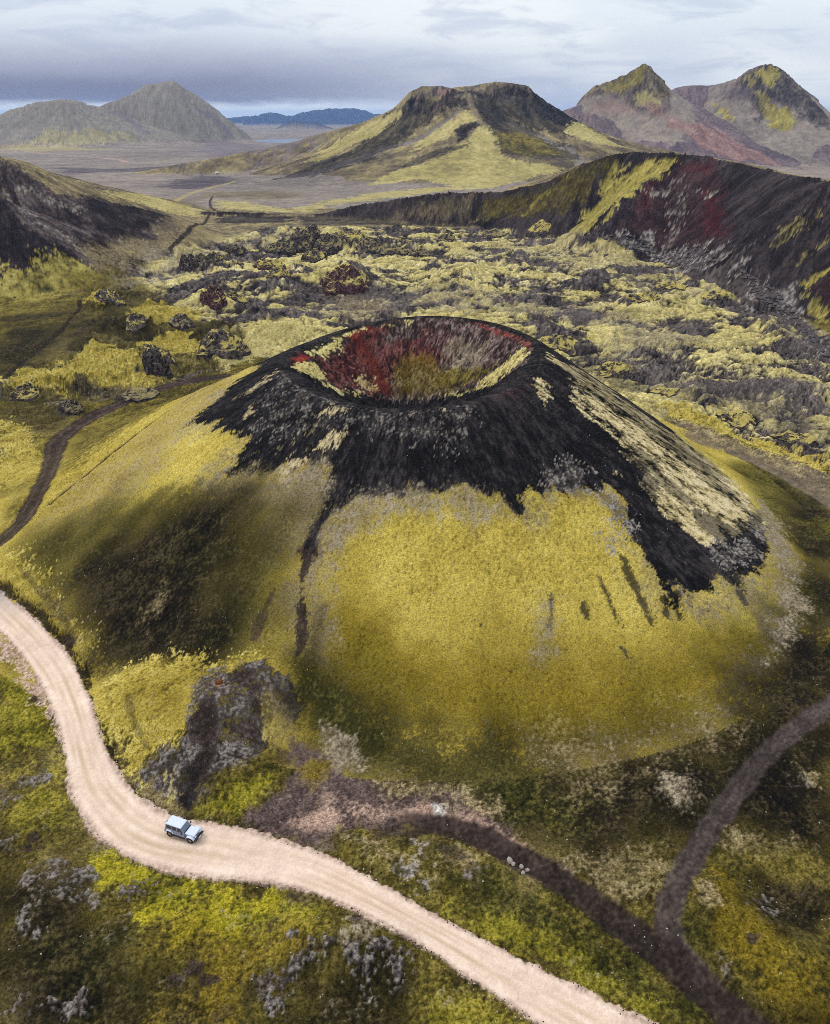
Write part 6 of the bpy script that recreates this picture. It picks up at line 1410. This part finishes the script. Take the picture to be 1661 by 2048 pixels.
def crag_mesh(name, kx, ky, rx, ry, rz, seed):
    """a broken outcrop: a ragged top over a footprint, its skirt running into the ground"""
    na, nr = 44, 18
    g0 = ground_z(kx, ky)
    ca = np.linspace(0, 2 * np.pi, na, endpoint=False)
    V = []
    rad = 1 + .55 * gn(np.cos(ca) * 1.6 + seed, np.sin(ca) * 1.6, seed)
    for j in range(nr + 1):
        t_ = (j / nr) ** .8
        px_ = rx * t_ * rad * np.cos(ca)
        py_ = ry * t_ * rad * np.sin(ca)
        q = max(rx, ry)
        n_ = ridged(px_ / (q * .75) + seed * 3.1, py_ / (q * .75) + seed, 4, seed, .6)
        st_ = gn(px_ / (q * .5) + seed, py_ / (q * .5), seed + 9)
        e_ = np.clip(1 - t_ ** 2.6, 0, 1) ** .55
        z_ = rz * e_ * np.clip(.50 + .42 * n_ + .5 * st_, -.1, 1.4)
        z_ = .78 * z_ + .22 * np.floor(z_ / (rz * .3)) * rz * .3
        z_ = z_ - (.5 + .3 * rz) * (t_ > .99)
        for i in range(na):
            V.append((px_[i], py_[i], z_[i] + ground_z(kx + px_[i], ky + py_[i]) - g0))
    Fc = [(j * na + i, j * na + (i + 1) % na, (j + 1) * na + (i + 1) % na, (j + 1) * na + i) for j in range(nr) for i in range(na)]
    Fc.append(tuple(range(na))[::-1])
    me = bpy.data.meshes.new(name)
    me.from_pydata(V, [], [f[::-1] for f in Fc])
    me.update()
    return me, g0


for i, (kx, ky, rx, ry, rz, kind_, label, grp) in enumerate(CRAGS):
    me, g0 = crag_mesh('lava_crag', kx, ky, rx * 1.1, ry * 1.1, rz * .6, i + 1)
    me.materials.append({'m': M_LAVA, 'b': M_LAVAB, 'r': M_RED}[kind_])
    o = bpy.data.objects.new('lava_crag', me)
    o.location = (kx, ky, g0)
    col.objects.link(o)
    tag(o, label, 'lava rock', grp or None)

BOULD = ('topmost and largest of the five pale boulders beside the dark track', 'pale boulder touching the largest one beside the dark track', 'middle one of the five pale boulders beside the dark track', 'rightmost of the five pale boulders beside the dark track', 'lowest of the five pale boulders beside the dark track')
for i, (kx, ky) in enumerate([(12.3, 68.6), (12.7, 68.1), (13.7, 67.7), (14.4, 67.2), (13.8, 66.8)]):
    put('boulder', rock_mesh('boulder', (.40, .3, .32, .3, .3)[i], (.45, .28, .28, .24, .26)[i], (.36, .25, .28, .24, .24)[i], 80 + i, 2, .3, .2), M_PALE, kx, ky, BOULD[i], 'boulder', 'pale boulders beside the dark track', .05, i * 1.1)
put('boulder', rock_mesh('boulder', .6, .5, .45, 90, 3, .4, .4), M_RUST, -30.8, 96.0, 'rusty brown rock on top of the grey knoll above the car', 'rock', None, .1)


# ---- small stones nobody could count
def scatter(name, label, spots, sizes, m, seed):
    rs = np.random.RandomState(seed)
    V, Fc = [], []
    base = np.array([(0, 0, .8), (.9, .1, 0), (.2, .85, .1), (-.8, .4, -.05), (-.5, -.75, .1), (.55, -.7, 0)])
    tri = [(0, 1, 2), (0, 2, 3), (0, 3, 4), (0, 4, 5), (0, 5, 1)]
    n = 0
    for (kx, ky), s_ in zip(spots, sizes):
        a_ = rs.rand() * 6.28
        p = base * (1 + .35 * (rs.rand(6, 3) - .5)) * s_ * np.array([1, .7 + .5 * rs.rand(), .6 + .5 * rs.rand()])
        c_, s2 = math.cos(a_), math.sin(a_)
        X_ = p[:, 0] * c_ - p[:, 1] * s2 + kx
        Y_ = p[:, 0] * s2 + p[:, 1] * c_ + ky
        zg = ground_z(kx, ky)
        V += list(zip(X_, Y_, p[:, 2] + zg - .03))
        Fc += [tuple(k + n for k in t_) for t_ in tri]
        n += 6
    me = bpy.data.meshes.new(name)
    me.from_pydata(V, [], Fc)
    me.materials.append(m)
    o_ = bpy.data.objects.new(name, me)
    o_['kind'] = 'stuff'
    o_['label'] = label
    col.objects.link(o_)


def road_point(f):
    """a point a little way off either road edge"""
    e = RL if f.rand() < .5 else RR
    i = f.randint(0, len(e) - 1)
    t_ = f.rand()
    return e[i][0] * (1 - t_) + e[i + 1][0] * t_, e[i][1] * (1 - t_) + e[i + 1][1] * t_


rs = np.random.RandomState(3)
sp, sz = [], []
while len(sp) < 2600:
    a_, b_ = road_point(rs)
    sp.append((a_ + rs.normal(0, .28), b_ + rs.normal(0, .28)))
    sz.append(.04 + .13 * rs.rand() ** 3)
scatter('roadside_rubble', 'dark and pale rubble along both edges of the gravel road', sp[:1500], sz[:1500], mat('dark_rubble', S(66, 56, 52), .95, 0, .1), 5)
scatter('roadside_gravel', 'pale gravel stones along both edges of the gravel road', sp[1500:], sz[1500:], mat('pale_rubble', S(214, 188, 172), .95, 0, .1), 6)
sp, sz = [], []
while len(sp) < 2200:
    ky = 46 + 130 * rs.rand() ** 1.3
    kx = rs.uniform(-.56, .56) * (.89 * ky + 39.2)
    if gn(np.array([kx / 14]), np.array([ky / 14]), 301)[0] < -.02 or inside(np.array([kx]), np.array([ky]), road_poly)[0]:
        continue
    sp.append((kx, ky))
    sz.append(.05 + .12 * rs.rand() ** 4)
scatter('pale_stones', 'small pale stones strewn over the heath', sp, sz, mat('pale_stone', S(186, 178, 168), .95, 0, .1), 7)
sp, sz = [], []
RUB = [c for c in COVER if c[0] == 'rubble']
while len(sp) < 1100:
    poly = RUB[rs.randint(len(RUB))][6]
    p_ = np.array(poly)
    kx, ky = rs.uniform(p_[:, 0].min(), p_[:, 0].max()), rs.uniform(p_[:, 1].min(), p_[:, 1].max())
    if not inside(np.array([kx]), np.array([ky]), poly)[0]:
        continue
    sp.append((kx, ky))
    sz.append(.4 + 1.5 * rs.rand() ** 3)
scatter('scree_blocks', 'grey fallen blocks at the foot of the crater wall', sp, sz, mat('fallen_block', S(92, 85, 87), .95, 0, .1), 8)


# ---- the car on the gravel road (x forward, y left, metres)
def bm_obj(name, bm, m, parent, bev=0.0, smooth=False):
    if bev:
        bmesh.ops.bevel(bm, geom=[e_ for e_ in bm.edges], offset=bev, segments=2, affect='EDGES', profile=.6)
    bmesh.ops.recalc_face_normals(bm, faces=bm.faces)
    me = bpy.data.meshes.new(name)
    bm.to_mesh(me)
    bm.free()
    for p in me.polygons:
        p.use_smooth = smooth
    me.materials.append(m)
    o_ = bpy.data.objects.new(name, me)
    o_.parent = parent
    col.objects.link(o_)
    return o_


def box(x0, x1, y0, y1, z0, z1, tx=(0, 0), ty=0.0, bm=None):
    """a box whose top may be drawn in: tx = (back, front) and ty on both sides"""
    bm = bm or bmesh.new()
    v = [bm.verts.new(p) for p in ((x0, y0, z0), (x1, y0, z0), (x1, y1, z0), (x0, y1, z0), (x0 + tx[0], y0 + ty, z1), (x1 - tx[1], y0 + ty, z1), (x1 - tx[1], y1 - ty, z1), (x0 + tx[0], y1 - ty, z1))]
    for f in ((0, 3, 2, 1), (4, 5, 6, 7), (0, 1, 5, 4), (1, 2, 6, 5), (2, 3, 7, 6), (3, 0, 4, 7)):
        bm.faces.new([v[i] for i in f])
    return bm


def slab(quad, th):
    """a thin plate on four corner points"""
    bm = bmesh.new()
    q = [Vector(p) for p in quad]
    n = (q[1] - q[0]).cross(q[3] - q[0]).normalized() * th
    a_ = [bm.verts.new(p) for p in q]
    b_ = [bm.verts.new(p + n) for p in q]
    bm.faces.new(a_[::-1])
    bm.faces.new(b_)
    for i in range(4):
        bm.faces.new((a_[i], a_[(i + 1) % 4], b_[(i + 1) % 4], b_[i]))
    return bm


def ring(r0, r1, w_, seg=28):
    """a tyre or rim lying along y"""
    bm = bmesh.new()
    prof = [(r0, -w_ / 2), (r1 * .94, -w_ / 2), (r1, -w_ * .32), (r1, w_ * .32), (r1 * .94, w_ / 2), (r0, w_ / 2)]
    rows_ = []
    for i in range(seg):
        a_ = 2 * math.pi * i / seg
        rows_.append([bm.verts.new((r * math.cos(a_), yy, r * math.sin(a_))) for r, yy in prof])
    for i in range(seg):
        A_, B_ = rows_[i], rows_[(i + 1) % seg]
        for j in range(len(prof)):
            k = (j + 1) % len(prof)
            bm.faces.new((A_[j], B_[j], B_[k], A_[k]))
    return bm


PAINT_SHADED = mat('blue_grey_paint_shaded', (.22, .245, .31), .38, .0, .5)  # car sides: body paint darkened, their shade put into the colour
PAINT_LIT = mat('blue_grey_paint_lit', (.50, .54, .64), .45, .0, .4)  # same body paint on upward faces, lightened to look lit from above
BLACK = mat('black_plastic', (.02, .02, .024), .6)
GLASS = mat('dark_window_glass', (.012, .014, .02), .12, 0, .6)
SCREEN = mat('windscreen_glass', (.10, .13, .18), .1, 0, .7)
RUBBER = mat('tyre_rubber', (.022, .021, .021), .9)
STEEL = mat('grey_alloy', (.30, .29, .29), .4, .7)
LAMP = mat('lamp_lens', (.8, .8, .78), .2)
car = bpy.data.objects.new('off_road_car', None)
col.objects.link(car)
tag(car, 'pale blue grey boxy off-road car driving along the gravel road', 'car')
bm = box(-2.05, .62, -.80, .80, .52, 1.16, (.03, .0), .05)
box(.62, 1.98, -.62, .62, .55, 1.05, (0, .05), .04, bm)
bm_obj('body', bm, PAINT_SHADED, car, .03)
bm_obj('bonnet', box(.66, 1.96, -.66, .66, 1.055, 1.15, (.0, .12), .06), PAINT_LIT, car, .025)
bm_obj('chassis', box(-1.95, 1.9, -.55, .55, .34, .515), BLACK, car)
bm = box(-2.04, .50, -.745, .745, 1.163, 1.72, (.10, .34), .085)
cab = bm_obj('cabin', bm, PAINT_SHADED, car, .03)
bm_obj('roof', box(-1.98, .20, -.69, .69, 1.715, 1.80, (.05, .07), .05), PAINT_LIT, car, .03)
for sd_ in (-1, 1):
    yb, yt = sd_ * .752, sd_ * .682
    for (x0, x1, u0, u1) in ((-1.88, -1.22, -1.83, -1.22), (-1.10, -.45, -1.10, -.47), (-.34, .36, -.34, .16)):
        q = [(x0, yb, 1.22), (x1, yb, 1.22), (u1, yt, 1.64), (u0, yt, 1.64)]
        if sd_ > 0:
            q = q[::-1]
        bm_obj('window', slab(q, .012), GLASS, car)
    for (x0, x1) in ((-1.16, -.42), (-.40, .46)):
        d_ = bm_obj('door', box(x0, x1, sd_ * .79 if sd_ > 0 else -.815, .815 if sd_ > 0 else -.79, .60, 1.13), PAINT_SHADED, car, .008)
        bm_obj('handle', box(x0 + .06, x0 + .2, sd_ * .815 if sd_ > 0 else -.835, .835 if sd_ > 0 else -.815, 1.0, 1.03), BLACK, d_)
    for xw in (-1.46, 1.40):
        bm = bmesh.new()
        prof = [(-.52, .62), (-.40, .86), (-.22, .94), (.22, .94), (.42, .86), (.56, .66)]
        y0, y1 = (.60, .94) if sd_ > 0 else (-.94, -.60)
        up_ = [[bm.verts.new((xw + a_, yy, b_ + dz)) for a_, b_ in prof] for yy in (y0, y1) for dz in (0, .07)]
        for i in range(5):
            bm.faces.new((up_[0][i], up_[0][i + 1], up_[2][i + 1], up_[2][i]))
            bm.faces.new((up_[1][i], up_[3][i], up_[3][i + 1], up_[1][i + 1]))
            bm.faces.new((up_[0][i], up_[1][i], up_[1][i + 1], up_[0][i + 1]))
            bm.faces.new((up_[2][i], up_[2][i + 1], up_[3][i + 1], up_[3][i]))
        bm_obj('mudguard', bm, PAINT_LIT, car)
        wh = bpy.data.objects.new('wheel', None)
        wh.parent = car
        wh.location = (xw, sd_ * .78, .41)
        col.objects.link(wh)
        bm_obj('tyre', ring(.25, .41, .26), RUBBER, wh, 0, True)
        bm = ring(.05, .25, .16)
        bm_obj('rim', bm, STEEL, wh)
    bm_obj('side_step', box(-.85, .80, sd_ * .80 if sd_ > 0 else -.92, .92 if sd_ > 0 else -.80, .42, .48), BLACK, car)
    mi = bm_obj('mirror', box(.34, .46, sd_ * .86 if sd_ > 0 else -1.02, 1.02 if sd_ > 0 else -.86, 1.18, 1.34), BLACK, car, .02)
    bm_obj('mirror_arm', box(.38, .43, sd_ * .74 if sd_ > 0 else -.86, .86 if sd_ > 0 else -.74, 1.2, 1.24), BLACK, mi)
    bm = bmesh.new()
    bmesh.ops.create_cone(bm, cap_ends=True, segments=18, radius1=.11, radius2=.11, depth=.05, matrix=Matrix.Translation((2.0, sd_ * .42, .86)) @ Matrix.Rotation(math.pi / 2, 4, 'Y'))
    bm_obj('headlight', bm, LAMP, car)
    bm_obj('tail_light', box(-2.10, -2.045, sd_ * .66 if sd_ > 0 else -.78, .78 if sd_ > 0 else -.66, .86, 1.06), mat('red_lens', (.35, .02, .02), .3), car)
q = [(.515, .66, 1.20), (.515, -.66, 1.20), (.20, -.60, 1.70), (.20, .60, 1.70)]
bm_obj('windscreen', slab(q[::-1], -.012), SCREEN, car)
q = [(-2.06, -.62, 1.22), (-2.06, .62, 1.22), (-1.965, .57, 1.66), (-1.965, -.57, 1.66)]
bm_obj('rear_window', slab(q[::-1], .012), GLASS, car)
g_ = bm_obj('grille', box(1.985, 2.02, -.30, .30, .68, .98), PAINT_SHADED, car)
for i in range(7):
    bm_obj('slot', box(2.021, 2.028, -.26 + i * .078, -.215 + i * .078, .72, .95), BLACK, g_)
bm_obj('bumper', box(2.0, 2.24, -.78, .78, .50, .68), BLACK, car, .03)
bm_obj('bumper', box(-2.26, -2.08, -.74, .74, .48, .64), BLACK, car, .03)
bm_obj('number_plate', box(2.241, 2.252, -.26, .26, .53, .64), mat('white_plate', (.8, .8, .8), .5), car)
bm_obj('wiper_cowl', box(.53, .655, -.62, .62, 1.155, 1.175), BLACK, car)
spare = bpy.data.objects.new('spare_wheel', None)
spare.parent = car
spare.location = (-2.19, 0, 1.0)
spare.rotation_euler = (0, 0, math.pi / 2)
col.objects.link(spare)
bm_obj('tyre', ring(.22, .39, .22), RUBBER, spare, 0, True)
bm_obj('rim', ring(.04, .22, .12), STEEL, spare)
car.location = (-30.87, 72.42, 0)
car.rotation_euler = (0, 0, -0.36)
car.scale = (1.12, 1.12, 1.12)
car.location.z = ground_z((-30.87, 72.42, 0)[0], (-30.87, 72.42, 0)[1]) + .0

# ---- tiny things far off
van = bpy.data.objects.new('parked_van', None)
col.objects.link(van)
tag(van, 'tiny white van parked on the grey plain beyond the crater wall', 'van')
WHITE = mat('white_paint', (.8, .8, .8), .5)
bm_obj('body', box(-2.6, 2.6, -1.0, 1.0, .5, 2.4, (.1, .9), .12), WHITE, van, .06)
for xw in (-1.6, 1.6):
    for yw in (-.9, .9):
        wh = bm_obj('wheel', ring(.1, .42, .26, 14), RUBBER, van)
        wh.location = (xw, yw, .42)
for yy in (-1, 1):
    bm_obj('window', box(.4, 1.5, yy * .93 - .02, yy * .93 + .02, 1.45, 2.05, (.05, .4)), GLASS, van)
bm_obj('windscreen', slab([(2.25, -.75, 1.4), (2.25, .75, 1.4), (1.85, .7, 2.2), (1.85, -.7, 2.2)], .02), GLASS, van)
van.location = (-327.9, 1395.8, ground_z(-327.9, 1395.8) + .05)
van.rotation_euler.z = .4
van.scale = (1.25, 1.25, 1.25)
cairn = bpy.data.objects.new('cairn', None)
col.objects.link(cairn)
tag(cairn, 'small dark stone cairn on the crest of the far crater wall', 'cairn')
zz = 0
for i in range(5):
    r_ = .75 - .11 * i
    me = rock_mesh('stone', r_, r_ * .85, .36, 120 + i, 2, .25, .2)
    me.materials.append(M_LAVAB)
    o_ = bpy.data.objects.new('stone', me)
    o_.parent = cairn
    o_.location = (.06 * (-1) ** i, .04 * i, zz + .2)
    o_.rotation_euler.z = i
    zz += .46
    col.objects.link(o_)
cairn.location = (27.1, 678.4, ground_z(27.1, 678.4))
